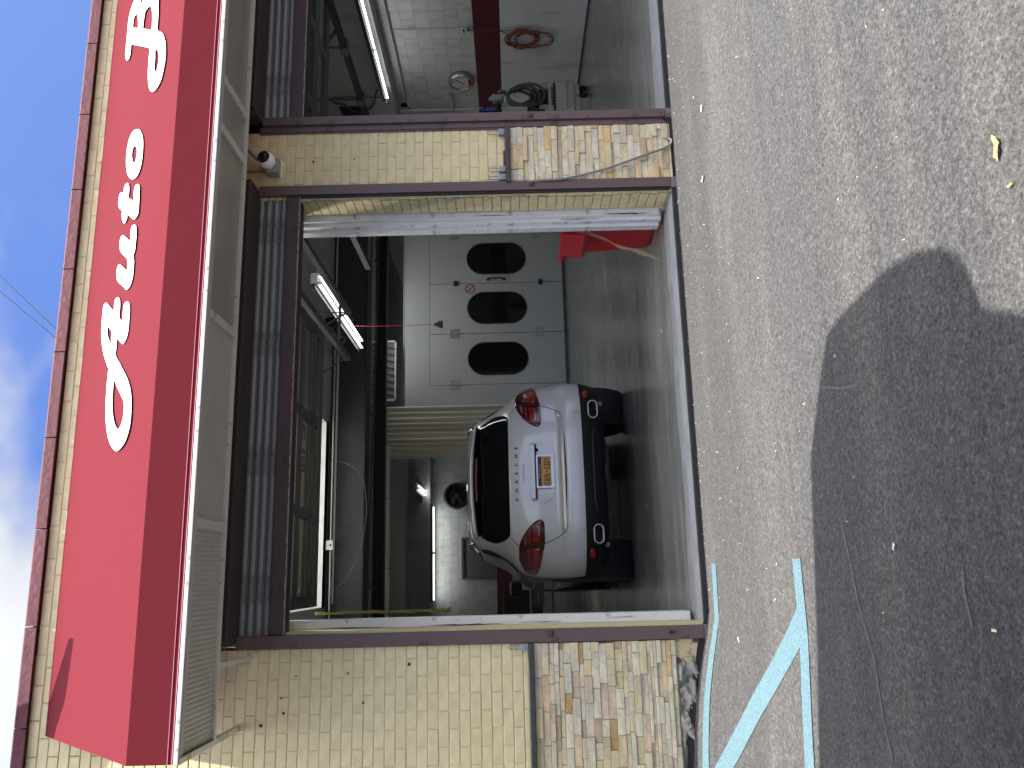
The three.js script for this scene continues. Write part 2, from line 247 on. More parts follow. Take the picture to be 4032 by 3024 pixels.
function layStones(parent, x0, x1, yTop, yBot, seed, z = 0.0) {
  const r = rngOf(seed), tot = stoneW.reduce((a, b) => a + b), pick = () => { let t = r() * tot; for (let i = 0; i < stoneW.length; i++) { t -= stoneW[i]; if (t < 0) return i; } return 0; };
  let y = yTop; const hs = [0.021, 0.032, 0.047, 0.05, 0.047, 0.03];
  while (y > yBot + 0.012) {
    let h = hs[Math.floor(r() * hs.length)]; if (y - h < yBot + 0.015) h = y - yBot;
    let x = x0 - r() * 0.12;
    while (x < x1 - 0.008) {
      const l = Math.round((0.09 + 0.17 * r()) * 50) / 50, a = Math.max(x, x0), b = Math.min(x + l, x1); x += l; if (b - a < 0.012) continue;
      const m = mesh(numbered('stone'), brickGeo(Math.round((b - a - 0.0015) * 500) / 500, Math.round((h - 0.0015) * 1000) / 1000, 0.016 + 0.004 * Math.floor(r() * 4), 0.0025, 1 + Math.floor(r() * 5)), mStones[pick()], parent);
      m.position.set(a, y - h, z); m.rotation.y = (r() - 0.5) * 0.02;
    }
    y -= h;
  }
}
// the left pier
{
  const t = thing('brick_pier', 'wide painted yellow brick pier with stacked stone base beside the car bay', 'brick pier', [0, 0, 0]);
  part('mortar_bed', box(-3.2, -0.004, 0.19, 4.29, -0.3, -0.0045), mMortar, t);
  layBricks(t, -1.0, -0.004, 4.285, 1.135, { seed: 5, shift: -0.03 });
  part('stone_backing', box(-3.2, -0.004, 0.195, 1.105, -0.0064, 0.0), mat(0.2, 0.17, 0.14, 0.9), t);
  layStones(t, -1.0, -0.004, 1.104, 0.2, 21);
  part('granite_cap', box(-3.2, -0.004, 1.105, 1.135, -0.012, 0.05, 0.003), mGranite, t);
  // crumbling base: damaged old brick at the corner, broken concrete beyond it
  const lump = (x0, x1, y0, y1, z0, amp, seed) => { const f = fbmTile(44, 5, 5, seed, 0.62); return toCreasedNormals(grid(300, 30, (u, v) => { const x = lerp(x0, x1, u), y = lerp(y0, y1, v), e = Math.min(1, 8 * Math.min(v, 1 - v) + 0.15); return [x, y + 0.012 * (f(u * 2, 0.3) - 0.5) * (v > 0.97 ? 1 : 0), z0 + e * amp * (f(u, v) - 0.35) * 0.8, x, y]; }), 0.9); };
  part('old_brick_patch', lump(-0.15, 0.0, -0.06, 0.2, 0.004, 0.02, 611), (() => { const a = fbmTile(5, 5, 6, 612); return mat(1, 1, 1, 0.9, 0, { map: rep(makeTex(256, 256, (u, v) => { const n = a(u, v); return n > 0.56 ? [0.62, 0.52, 0.33] : n > 0.5 ? [0.42, 0.36, 0.3] : [0.16, 0.085, 0.09]; }), 3) }); })(), t);
  part('broken_concrete', lump(-3.2, -0.14, -0.06, 0.2, -0.012, 0.17, 613), (() => { const a = fbmTile(8, 8, 6, 614), b = fbmTile(14, 14, 5, 615); return mat(1, 1, 1, 0.95, 0, { map: rep(makeTex(512, 512, (u, v) => { const k = 0.42 * (0.5 + a(u, v)) * (1 - 0.35 * smooth(0.6, 0.75, b(u, v))); return [k * 1.05, k * 0.98, k * 0.84]; }), 1.6), bumpMap: rep(texRough, 4), bumpScale: 0.02 }); })(), t);
  part('pier_core', box(-3.2, -0.006, -0.25, 0.19, -0.3, -0.01), mat(0.2, 0.19, 0.18, 0.9), t);
  for (const [x, y, s] of [[-0.115, 1.9, 0.011], [-0.39, 2.69, 0.009], [-0.46, 2.83, 0.011], [-0.16, 2.29, 0.006], [-0.34, 2.19, 0.007], [-0.3, 2.71, 0.006], [-0.17, 2.62, 0.005]]) { const h = part('drilled_hole', cyl([x, y, -0.02], [x, y, 0.0028], s, s, 8), mDark, t); h.castShadow = false; }
}
// the middle pier with its reveal into the car bay
{
  const t = thing('brick_pier', 'narrow yellow brick pier with stacked stone base between the two garage doors', 'brick pier', [0, 0, 0]);
  part('mortar_bed', box(3.122, 3.66, 0.0, 3.3, -0.262, -0.0045), mMortar, t);
  layBricks(t, 3.19, 3.66, 3.16, 1.207, { seed: 9, shift: 0.05 });
  part('stone_backing', box(3.2, 3.655, -0.03, 1.172, -0.0064, 0.0), mat(0.2, 0.17, 0.14, 0.9), t);
  layStones(t, 3.2, 3.652, 1.172, -0.012, 33);
  part('granite_cap', box(3.2, 3.655, 1.173, 1.206, -0.012, 0.05, 0.003), mGranite, t);
  layBricks(t, 0.018, 0.25, 2.80, 0.012, { seed: 14, shift: 0.06, place: (m) => { const p = m.position.clone(); m.rotation.y = -Math.PI / 2; m.position.set(3.1095 - p.z, p.y, p.x - 0.262 - 0.0); } });
  part('ragged_mortar', toCreasedNormals(grid(90, 4, (u, v) => { const y = lerp(0.0, 2.7, u), f = noiseTile(60, 7, 71)(u, v); return [3.117 - 0.013 * f, y, lerp(-0.022, -0.002, v) - 0.012 * f, y, v]; }), 0.8), mat(0.30, 0.26, 0.19, 0.95), t);
  for (const [x, y, s] of [[3.42, 2.62, 0.008], [3.43, 2.32, 0.006], [3.44, 2.02, 0.004], [3.3, 2.86, 0.005]]) { const h = part('drilled_hole', cyl([x, y, -0.02], [x, y, 0.0028], s, s, 8), mDark, t); h.castShadow = false; }
  part('rusty_stain_plate', box(3.33, 3.47, 1.207, 1.222, -0.006, 0.012, 0.002), mat(0.12, 0.05, 0.03, 0.9, 0, gWear), t);
}
// the parapet and everything above the doors
{
  const t = thing('parapet_wall', 'yellow brick parapet with maroon coping along the roof edge above the red awning', 'parapet wall');
  part('lintel', [box(-3.2, 3.12, 3.18, 4.285, -0.3, -0.0045), box(3.66, 8.3, 3.18, 4.285, -0.3, -0.0045), box(3.12, 3.66, 3.3, 4.285, -0.3, -0.0045)].slice(0, 3), mMortar, t);
  layBricks(t, -0.0, 5.3, 4.285, 4.07, { seed: 17, shift: -0.03 });
  const r = rngOf(44), mk = (l) => extrude([[-0.005, 0.10], [-0.29, 0.105], [-0.29, 0.0], [-0.26, 0.0], [-0.26, 0.02], [-0.002, 0.015], [0.026, 0.0], [0.034, 0.004], [0.034, 0.072], [0.026, 0.083]].map(([z, y]) => [z, y]), l, 0).rotateY(-Math.PI / 2).scale(1, 1, 1);
  const xs = [5.65, 5.04, 4.434, 3.833, 3.226, 2.613, 2.004, 1.404, 0.795, 0.174, -0.437, -1.05, -1.66, -2.3];
  for (let i = 0; i < xs.length - 1; i++) { const l = xs[i] - xs[i + 1] - 0.009, m = part('coping_tile', uvBox(mk(l), 1, i * 0.3, i * 0.17), mCoping, t); m.position.set(xs[i] - 0.0045, 4.283 + 0.004 * (r() - 0.5), 0.0); m.rotation.z = 0.004 * (r() - 0.5); }
  part('coping_bed', box(-3.2, 8.3, 4.285, 4.33, -0.27, -0.01), mat(0.05, 0.03, 0.03, 0.95), t);
}

// ------------------------------------------------------------------ shutters, rails and door frames of the front
function doorRail(x0, x1, label, opt) { // a brown steel guide rail of a roller shutter
  const t = thing('shutter_rail', label, 'shutter rail', [0, 0, 0], 0, null);
  part('channel', box(x0, x1, 0.012, 3.0, -0.03, 0.034, 0.004), mBrown, t);
  if (opt.flange) part('flange', [box(opt.flange[0], opt.flange[1], 0.03, 3.02, -0.01, 0.012, 0.002), box(opt.flange[0] + 0.012, opt.flange[0] + 0.02, 0.03, 3.02, 0.012, 0.02, 0.002)], mBrown, t);
  part('foot', box(x0 - 0.004, x1 + 0.004, -0.035, 0.012, -0.03, 0.03, 0.004), mat(0.2, 0.15, 0.15, 0.8, 0, gWear), t);
  if (opt.slit) part('guide_slot', box(opt.slit[0], opt.slit[1], 0.02, 2.7, -0.028, 0.02), mDark, t);
  const [px, py] = opt.lug; part('rust_patch', [box(px - 0.02, px + 0.02, py - 0.022, py + 0.022, 0.033, 0.0365, 0.001), box(px - 0.013, px + 0.013, py - 0.01, py + 0.012, 0.035, 0.047, 0.003)], mat(0.11, 0.055, 0.05, 0.9, 0, gWear), t);
  part('lug_hole', box(px - 0.004, px + 0.004, py - 0.016, py - 0.004, 0.036, 0.048), mDark, t);
  if (opt.hook) { const [hx, hy] = opt.hook; part('hook', [box(hx - 0.012, hx + 0.012, hy, hy + 0.008, 0.034, 0.05, 0.002), box(hx - 0.002, hx + 0.003, hy - 0.04, hy + 0.004, 0.034, 0.042), box(hx - 0.012, hx - 0.006, hy - 0.006, hy + 0.008, 0.034, 0.048)], mDark, t); }
  return t;
}
doorRail(0, 0.082, 'brown steel shutter rail left of the car, hook near its foot', { lug: [0.053, 0.995], hook: [0.045, 0.225] });
doorRail(3.142, 3.216, 'brown steel shutter rail right of the red bin, on the narrow pier', { lug: [3.183, 1.022], slit: [3.128, 3.136] });
doorRail(3.705, 3.772, 'brown steel shutter rail left of the second bay, on the narrow pier', { lug: [3.735, 1.016], flange: [3.645, 3.705] });
const slatProfile = (() => { const o = []; for (let i = 0; i <= 10; i++) { const a = i / 10; o.push([0.018 * Math.sin(a * Math.PI) ** 0.7, a * 0.048]); } o.push([-0.006, 0.048], [-0.006, 0]); return o; })();
function shutter(x0, x1, label) {
  const t = thing('roller_shutter', label, 'roller shutter');
  const g = extrude(slatProfile, x1 - x0, 0).rotateY(Math.PI / 2); // depth along +x, profile bulge towards -z
  g.scale(1, 1, -1); { const ix = g.attributes.position; const n = g.attributes.normal; for (let i = 0; i < ix.count; i += 3) { const sw = (a) => { for (let k = 0; k < a.itemSize; k++) { const q = a.array[(i + 1) * a.itemSize + k]; a.array[(i + 1) * a.itemSize + k] = a.array[(i + 2) * a.itemSize + k]; a.array[(i + 2) * a.itemSize + k] = q; } }; sw(ix); sw(n); } }
  const gg = toCreasedNormals(uvBox(g), 0.6);
  for (let i = 0; i < 5; i++) { const m = part('slat', gg, mShutter, t); m.position.set(x0, 2.803 + i * 0.0535, -0.022); const e = part('slat_joint', box(x0, x1, 2.851 + i * 0.0535, 2.8565 + i * 0.0535, -0.02, -0.009, 0.001), mSteel, t); e.castShadow = false; }
  part('bottom_bar', box(x0, x1, 2.702, 2.803, -0.03, 0.012, 0.004), mat(0.075, 0.05, 0.051, 0.45, 0, gWear), t);  // darker brown than the rails: the deeper shade here is put into the colour
  { const r = rngOf(9); part('worn_edge', grid(160, 1, (u, v) => [lerp(x0, x1, u), 2.7005 + v * (0.004 + 0.008 * r()), 0.0135, u * 3, v]), mat(0.32, 0.27, 0.25, 0.8), t); }
  part('inner_stop', box(x0, x1, 2.70, 2.76, -0.1, -0.05), mBrownDark, t);
  part('hood', [box(x0 - 0.05, x1 + 0.05, 3.0, 3.2, -0.01, 0.2, 0.006), box(x0 - 0.03, x1 + 0.03, 3.0, 3.03, 0.2, 0.23, 0.006)], mBrownDark, t);
  return t;
}
shutter(0.084, 3.14, 'rolled up grey slat shutter with brown bottom bar above the car bay');
shutter(3.774, 7.2, 'rolled up grey slat shutter with brown bottom bar above the second bay');
doorRail(7.2, 7.28, 'brown steel shutter rail at the far end of the second bay', { lug: [7.24, 1.0] });
struct('wall_front', [box(-3.2, -2.0, 0, 4.28, -0.3, -0.29), box(7.285, 8.3, -0.2, 4.28, -0.3, -0.02)], mMortar);
struct('door_header', [box(0.1, 3.1, 2.83, 3.18, -0.30, -0.13), box(3.68, 7.2, 2.83, 3.18, -0.30, -0.13)], mBrownDark);
struct('door_reveal', box(-0.004, 0.098, 0.0, 2.83, -0.26, -0.034), mMortar);
function woodFrame(pts, label, splits) { // jamb: stepped board, painted white
  const t = thing('door_frame', label, 'door frame');
  for (const [x0, x1, z0, z1, y0, y1] of pts) part('board', box(x0, x1, y0, y1, z0, z1, 0.004), mWhitePaint, t);
  for (const [x, y, z, w, h] of splits) { const r = rngOf(Math.round(y * 1000)); const n = 12, up = [], dn = []; for (let i = 0; i <= n; i++) { up.push([w * (0.2 + 0.8 * r()) * Math.sin(Math.PI * i / n) , h * i / n]); dn.unshift([-w * (0.2 + 0.8 * r()) * Math.sin(Math.PI * i / n), h * i / n]); } const m = part('split', extrude([...up, ...dn], 0.003), mDark, t); m.position.set(x, y, z); m.castShadow = false; }
  return t;
}
woodFrame([[3.062, 3.112, -0.30, -0.262, 0.05, 2.80], [3.035, 3.112, -0.36, -0.298, 0.03, 2.80], [3.012, 3.112, -0.44, -0.358, 0.04, 2.80], [3.112, 3.2, -0.44, -0.262, 0, 2.83]], 'white painted wooden door jamb right of the bay, chipped at its foot', [[3.07, 0.12, -0.2615, 0.008, 0.35], [3.05, 0.5, -0.2975, 0.004, 0.3], [3.08, 1.2, -0.2615, 0.003, 0.25]]);
woodFrame([[0.098, 0.158, -0.42, -0.262, 0.03, 2.80], [-0.1, 0.098, -0.42, -0.262, 0, 2.83]], 'white painted wooden door jamb left of the bay, paint cracked along it', [[0.106, 1.3, -0.2615, 0.007, 0.5], [0.112, 0.9, -0.2615, 0.003, 0.3], [0.104, 2.1, -0.2615, 0.004, 0.45], [0.13, 0.4, -0.2615, 0.002, 0.2]]);

// ------------------------------------------------------------------ the awning
{
  const X0 = -0.487, X1 = 7.6, SL = 0.989, f = fbmTile(5, 5, 4, 701);
  const t = thing('awning', 'long red fabric awning with white script letters over both garage doors', 'awning');
  part('slope_panel', grid(160, 16, (u, v) => { const x = lerp(X0, X1, u), z = lerp(0.0, 0.955, v), s = 0.006 * Math.sin(v * Math.PI) * (f(u * 2, v * 0.3) - 0.5); return [x, 4.18 - SL * z + s, z + s, x, z * 1.4]; }), mRed, t);
  part('valance', grid(160, 4, (u, v) => { const x = lerp(X0, X1, u), y = lerp(3.2355, 2.992, v); return [x, y, 0.955 + 0.004 * Math.sin(v * Math.PI) * (f(u * 2, 0.5) - 0.5), x, y]; }), mRed, t);
  part('stitching', [box(X0, X1, 3.022, 3.0245, 0.9565, 0.9585), box(X0, X1, 2.997, 3.001, 0.9565, 0.959)], mat(0.62, 0.25, 0.3, 0.8), t);
  part('front_rail', [box(X0 - 0.004, X1, 2.966, 2.992, 0.945, 0.961, 0.004)], mWhiteTrim, t);
  part('soffit_rail', [box(X0 + 0.03, X1, 2.964, 2.982, 0.905, 0.944, 0.003)], mSoffit, t);
  part('rear_rail', [box(X0 + 0.02, X1, 2.958, 2.99, 0.432, 0.462, 0.003)], mAlu, t);
  const dv = [X0 + 0.035, 0.72, 1.94, 3.155, 3.49, 4.7, 5.9, X1];
  const rib = grid(Math.round((dv[1] - dv[0]) / 0.0135) * 4, 1, (u, v) => { const x = lerp(dv[0], dv[1], u); return [x, 2.979 + 0.0035 * Math.sin(x / 0.0135 * Math.PI), lerp(0.462, 0.906, v), x, v * 0.44]; });
  part('ribbed_soffit', rib, mSoffit, t);
  { const rb = grid(Math.round((dv[2] - dv[1] - 0.06) / 0.0135) * 4, 1, (u, v) => { const x = lerp(dv[1] + 0.06, dv[2], u); return [x, 2.980 + 0.0022 * Math.sin(x / 0.0135 * Math.PI), lerp(0.462, 0.906, v), x, v * 0.44]; }); part('ribbed_soffit', rb, mSoffit, t); }
  for (let i = 2; i < dv.length - 1; i++) part('soffit_panel', grid(20, 6, (u, v) => { const x = lerp(dv[i] + 0.055, dv[i + 1], u); return [x, 2.981 - 0.012 * Math.sin(u * Math.PI) * Math.sin(v * Math.PI), lerp(0.462, 0.906, v), x, v]; }), mat(0.31, 0.285, 0.27, 0.32, 0.0, grain(0.6)), t);
  for (let i = 1; i < dv.length - 1; i++) part('soffit_divider', box(dv[i], dv[i] + 0.055, 2.962, 2.985, 0.455, 0.91, 0.002), mAlu, t);
  part('side_arm', [box(X0 - 0.003, X0 + 0.03, 2.96, 2.995, 0.0, 0.95, 0.003), box(X0 - 0.001, X0 + 0.006, 2.995, 3.012, 0.02, 0.94)], mAlu, t);
  part('side_gap', box(X0 + 0.03, X0 + 0.036, 2.962, 2.975, 0.46, 0.93), mDark, t);
  part('wall_bracket', bar(V3(-0.055, 2.97, 0.445), V3(-0.055, 2.915, 0.006), 0.03, 0.02), mAlu, t);
  for (const x of [X0 + 0.02, 0.75, 1.97, 3.19, 4.4, 5.6, 6.8]) part('rafter', bar(V3(x, 4.12, 0.01), V3(x, 3.20, 0.93), 0.025, 0.025), mAlu, t);
  part('wall_rail', box(X0, X1, 4.15, 4.172, 0.001, 0.012), mRed, t);
  const L = {
    A: ['2238,445 2210,476 2174,486 2088,488 2087,488 2037,543 2038,543 2130,540 2158,547 2162,572 2139,601 2104,614 2026,618 1954,617 1913,603 1890,571 1913,537 1955,488 1955,486 1903,487 1838,487 1780,534 1772,543 1705,600 1640,656 1569,699 1504,722 1429,733 1344,733 1277,712 1233,675 1209,607 1229,565 1284,508 1364,464 1449,437 1547,421 1648,415 1734,414 1773,417 1774,415 1838,368 1913,323 1992,289 2068,271 2148,265 2212,264 2251,273 2256,291 2243,312 2152,415 2152,417 2207,415 2232,420', '2088,338 2087,340 2021,414 2019,415 1969,416 1918,418 1918,417 1970,381 2017,354 2055,344', '1692,488 1691,490 1618,547 1550,605 1502,642 1458,654 1403,651 1361,635 1337,601 1369,561 1422,529 1481,506 1548,494 1629,491'],
    u: ['2682,578 2659,604 2620,615 2537,617 2486,613 2466,599 2423,614 2364,618 2304,615 2261,592 2253,556 2282,522 2361,431 2406,410 2446,408 2469,418 2468,438 2450,460 2382,540 2383,542 2424,544 2473,530 2476,528 2555,444 2595,420 2638,413 2670,421 2671,441 2651,468 2580,549 2580,552 2641,547 2680,554'],
    t: ['3051,435 3023,461 2975,471 2931,469 2928,471 2864,544 2863,546 2927,543 2969,550 2969,573 2941,602 2877,611 2800,616 2738,613 2726,577 2752,543 2809,476 2809,473 2775,475 2759,451 2786,425 2832,409 2868,406 2871,404 2903,370 2946,345 2989,343 3016,352 3018,370 2987,405 2986,408 3044,407'],
    o: ['3403,516 3366,553 3319,582 3265,599 3186,607 3116,604 3062,587 3037,556 3047,505 3091,457 3147,423 3216,403 3298,395 3360,402 3406,423 3424,458', '3291,505 3265,527 3226,538 3191,538 3164,528 3161,506 3191,481 3234,467 3273,466 3295,479'],
    B: ['4293,644 4362,639 4447,603 4523,535 4553,465 4512,433 4430,427 4432,425 4516,387 4545,375 4582,339 4578,293 4536,259 4472,241 4375,240 4297,240 4220,240 4170,242 4107,273 4103,301 4149,310 4211,310 4211,311 3977,586 3973,588 3902,587 3787,592 3691,609 3628,635 3588,671 3579,716 3605,759 3674,784 3752,794 3844,785 3913,764 3979,729 4052,661 4054,660 4164,657', '4424,354 4383,380 4273,396 4274,394 4343,314 4346,312 4403,311 4433,322', '4348,533 4293,570 4196,588 4109,591 4111,588 4216,466 4219,463 4293,464 4352,478', '3919,658 3884,690 3829,717 3772,718 3726,704 3719,681 3757,666 3824,664'],
  };
  for (const k of Object.keys(L)) {
    const loops = L[k].map((s) => { const p = s.split(' ').map((q) => { const [x, z] = q.split(',').map(Number); return V3(x / 1000, z / 1000, 0); }); return new THREE.CatmullRomCurve3(p, true, 'centripetal').getPoints(p.length * 6).map((v) => new THREE.Vector2(v.x, v.y)); });
    const sh = new THREE.Shape(loops[0]); loops.slice(1).forEach((h) => sh.holes.push(new THREE.Path(h)));
    const g = new THREE.ExtrudeGeometry(sh, { depth: 0.0006, bevelEnabled: true, bevelSize: 0.003, bevelThickness: 0.0005, bevelSegments: 1 }), p = g.attributes.position;
    for (let i = 0; i < p.count; i++) { const x = p.getX(i), z = p.getY(i), h = 0.0075 - 0.7 * p.getZ(i); p.setXYZ(i, x, 4.18 - SL * z + h, z + h); } g.computeVertexNormals();
    part('letter', uvBox(g), mWhitePrint, t);
  }
}
// made-up things outside the frame, shaped to throw the shadows in it
{
  const t = thing('added_shadow_canopy', 'made-up unseen dark canopy shaped to throw the large rounded shadow', 'canopy');  // made-up canopy, outline projected back from the shadow it must cast
  const H = 3.3, gx = [[-0.38, 1.9], [0.15, 1.96], [0.54, 2.04], [0.87, 2.11], [1.02, 2.21], [1.17, 2.31], [1.28, 2.4], [1.31, 2.55], [1.33, 2.74], [1.34, 2.95], [1.32, 3.13], [1.28, 3.26], [1.22, 3.35], [1.13, 3.39], [1.04, 3.42], [1.0, 3.52], [0.96, 3.6], [0.92, 4.2], [0.95, 6.2], [-4.2, 6.2], [-4.2, 1.7]];
  const g = extrude(gx.map(([x, z]) => [x + H * SUN.x / SUN.y, z + H * SUN.z / SUN.y]), 0.14).rotateX(Math.PI / 2); g.translate(0, H, 0);
  part('deck', uvBox(g), mBeamBrown, t); part('post', cyl([-3.4, -0.1, 5.6], [-3.4, H - 0.1, 5.6], 0.09), mSteel, t);
}
{
  const t = thing('added_shadow_board', 'made-up unseen sign board above the roof edge that shades the awning corner', 'sign');  // invented board, its outline traced back toward the sun from the wanted shade
  const k = 0.95, pts = [[0.105, 0.197], [0.111, 0.261], [-0.162, 0.232], [-0.254, 0.222], [-0.417, 0.142], [-0.56, 0.10], [-0.95, 0.06], [-0.95, -0.05], [-0.346, -0.018]].reverse();
  const g = extrude(pts.map(([x, z]) => [x, z]), 0.03); const p = g.attributes.position;
  for (let i = 0; i < p.count; i++) { const x = p.getX(i), z = p.getY(i), h = k + p.getZ(i); p.setXYZ(i, x + h * SUN.x, 4.18 - 0.989 * z + h * SUN.y, z + h * SUN.z); } g.computeVertexNormals();
  part('board', uvBox(g), mAlu, t); part('stay', bar(V3(-0.8, 4.35, -0.1), V3(-0.8, 5.1, 0.3), 0.04, 0.04), mAlu, t);
}
for (const [a, b, lab] of [[[7.322, 12.689, -12], [5.966, 11.219, -12], 'upper thin black overhead wire crossing the sky'], [[6.951, 12.645, -12], [5.76, 11.198, -12], 'lower thin black overhead wire crossing the sky']]) {
  const A = V3(...a), B = V3(...b), d = B.clone().sub(A); single('overhead_wire', tube([A.clone().addScaledVector(d, -4), A, B, B.clone().addScaledVector(d, 2.2)], 0.011, 40, 6), mDark, lab, 'wire', 'overhead wires');
}

// ------------------------------------------------------------------ small things on the front
function hasp(x, y, z, label) {
  const t = thing('pipe_clamp', label, 'clamp', [x, y, z], 0, 'steel clamps with long loops on the granite ledge');
  part('block', box(-0.022, 0.022, -0.03, 0.018, 0, 0.04, 0.004), mat(0.34, 0.35, 0.37, 0.5, 0.5, gWear), t);
  part('loop', tube([[-0.013, 0.015, 0.02], [-0.013, 0.07, 0.02], [-0.011, 0.088, 0.02], [0, 0.096, 0.02], [0.011, 0.088, 0.02], [0.013, 0.07, 0.02], [0.013, 0.015, 0.02]], 0.0038, 40, 8), mSteel, t);
  part('bolt', cyl([0, -0.012, 0.038], [0, -0.012, 0.046], 0.008, 0.008, 6), mSteel, t);
}
hasp(3.606, 1.237, 0.006, 'grey steel loop clamp on the ledge beside the second bay');
hasp(3.306, 1.237, 0.006, 'grey steel loop clamp on the ledge, inner one of the close pair');
hasp(3.243, 1.237, 0.006, 'grey steel loop clamp on the ledge next to the rail by the red bin');
hasp(-0.026, 1.166, 0.006, 'grey steel loop clamp on the ledge of the wide pier');
{ const g = tube([[3.205, 1.05, 0.03], [3.207, 0.93, 0.042], [3.215, 0.78, 0.045], [3.274, 0.506, 0.05], [3.33, 0.33, 0.055], [3.385, 0.19, 0.05], [3.446, 0.03, 0.045], [3.478, -0.01, 0.05], [3.5, -0.014, 0.05], [3.52, 0.012, 0.04], [3.53, 0.05, 0.02]], 0.0085, 80, 10); single('grey_cable', g, mat(0.2, 0.2, 0.2, 0.5), 'thick grey cable slanting down the stone face of the narrow pier', 'cable'); }
{
  const t = thing('security_camera', 'white security camera on a grey box under the awning', 'security camera', [3.36, 2.9, 0]);
  part('junction_box', [box(-0.06, 0.055, -0.045, 0.045, 0.0, 0.085, 0.006)], mat(0.26, 0.27, 0.24, 0.6), t);
  part('gasket', box(-0.064, 0.06, -0.055, -0.03, 0.0, 0.012, 0.003), mPlasticWhite, t);
  const ax = V3(0.10, 0.22, 0.95).normalize(), C = V3(0.012, 0.02, 0.09), e = (k) => { const q = C.clone().addScaledVector(ax, k); return [q.x, q.y, q.z]; };
  part('housing', [new THREE.SphereGeometry(0.061, 32, 24).translate(...e(0.03)), cyl([0.012, 0.0, 0.08], e(0.0), 0.05, 0.05, 32)], mat(0.85, 0.85, 0.85, 0.35), t);
  part('lens_ring', cyl(e(0.060), e(0.0845), 0.047, 0.044, 32), mBlackPlastic, t);
  { const s = new THREE.SphereGeometry(0.034, 24, 16); const q = C.clone().addScaledVector(ax, 0.064); s.translate(q.x, q.y, q.z); part('lens_dome', s, mBlackGlass, t); }
}
{
  const t = thing('conduit', 'grey conduit pipe rising to the awning beside the security camera', 'conduit pipe');
  part('pipe', tube([[3.40, 2.975, 0.02], [3.41, 3.0, 0.05], [3.5, 3.1, 0.1], [3.55, 3.2, 0.14]], 0.014, 30, 10), mat(0.24, 0.25, 0.26, 0.45, 0.3), t);
  part('elbow', [cyl([3.385, 2.972, 0.0], [3.41, 2.98, 0.03], 0.02, 0.018)], mat(0.2, 0.21, 0.22, 0.5, 0.3), t);
  part('pipe', tube([[3.335, 2.955, 0.03], [3.335, 3.0, 0.03], [3.335, 3.12, 0.035]], 0.01, 12, 8), mat(0.2, 0.21, 0.2, 0.5, 0.3), t);
}
// faint pale marks scraped and chalked on the asphalt
{ const mm = mat(0.095, 0.09, 0.082, 0.9);
  const mark = (pts, w, label, seed) => { const c = new THREE.CatmullRomCurve3(pts.map(([x, z]) => V3(x, 0, z))), f = fbmTile(40, 3, 3, seed); const g = grid(1, 160, (u, v) => { const p = c.getPoint(v), t = c.getTangent(v), k = w * (0.1 + 1.0 * f(v, 0.7)) * (u - 0.5) * 2 * smooth(0, 0.1, Math.min(v, 1 - v)), x = p.x - t.z * k, z = p.z + t.x * k; return [x, groundY(x, z) + 0.002, z, x, z]; }); if (g.attributes.normal.getY(100) < 0) { const ix = g.index.array; for (let i = 0; i < ix.length; i += 3) { const q = ix[i]; ix[i] = ix[i + 1]; ix[i + 1] = q; } g.computeVertexNormals(); } return single('chalk_mark', g, mm, label, 'ground mark'); };
  mark([[0.64, 2.35], [0.51, 2.37], [0.41, 2.4], [0.3, 2.42], [0.18, 2.47], [0.08, 2.51], [0.01, 2.52], [-0.12, 2.55], [-0.23, 2.59], [-0.4, 2.66]], 0.011, 'long faint pale line curving through the shadow on the asphalt', 41);
  mark([[0.41, 3.17], [0.34, 3.16], [0.28, 3.17], [0.24, 3.175]], 0.012, 'short pale scrape mark deep in the shadow', 42);
  mark([[1.12, 2.30], [1.09, 2.42], [1.07, 2.5], [1.05, 2.64]], 0.008, 'short pale scratches at the rounded edge of the shadow', 43);
}
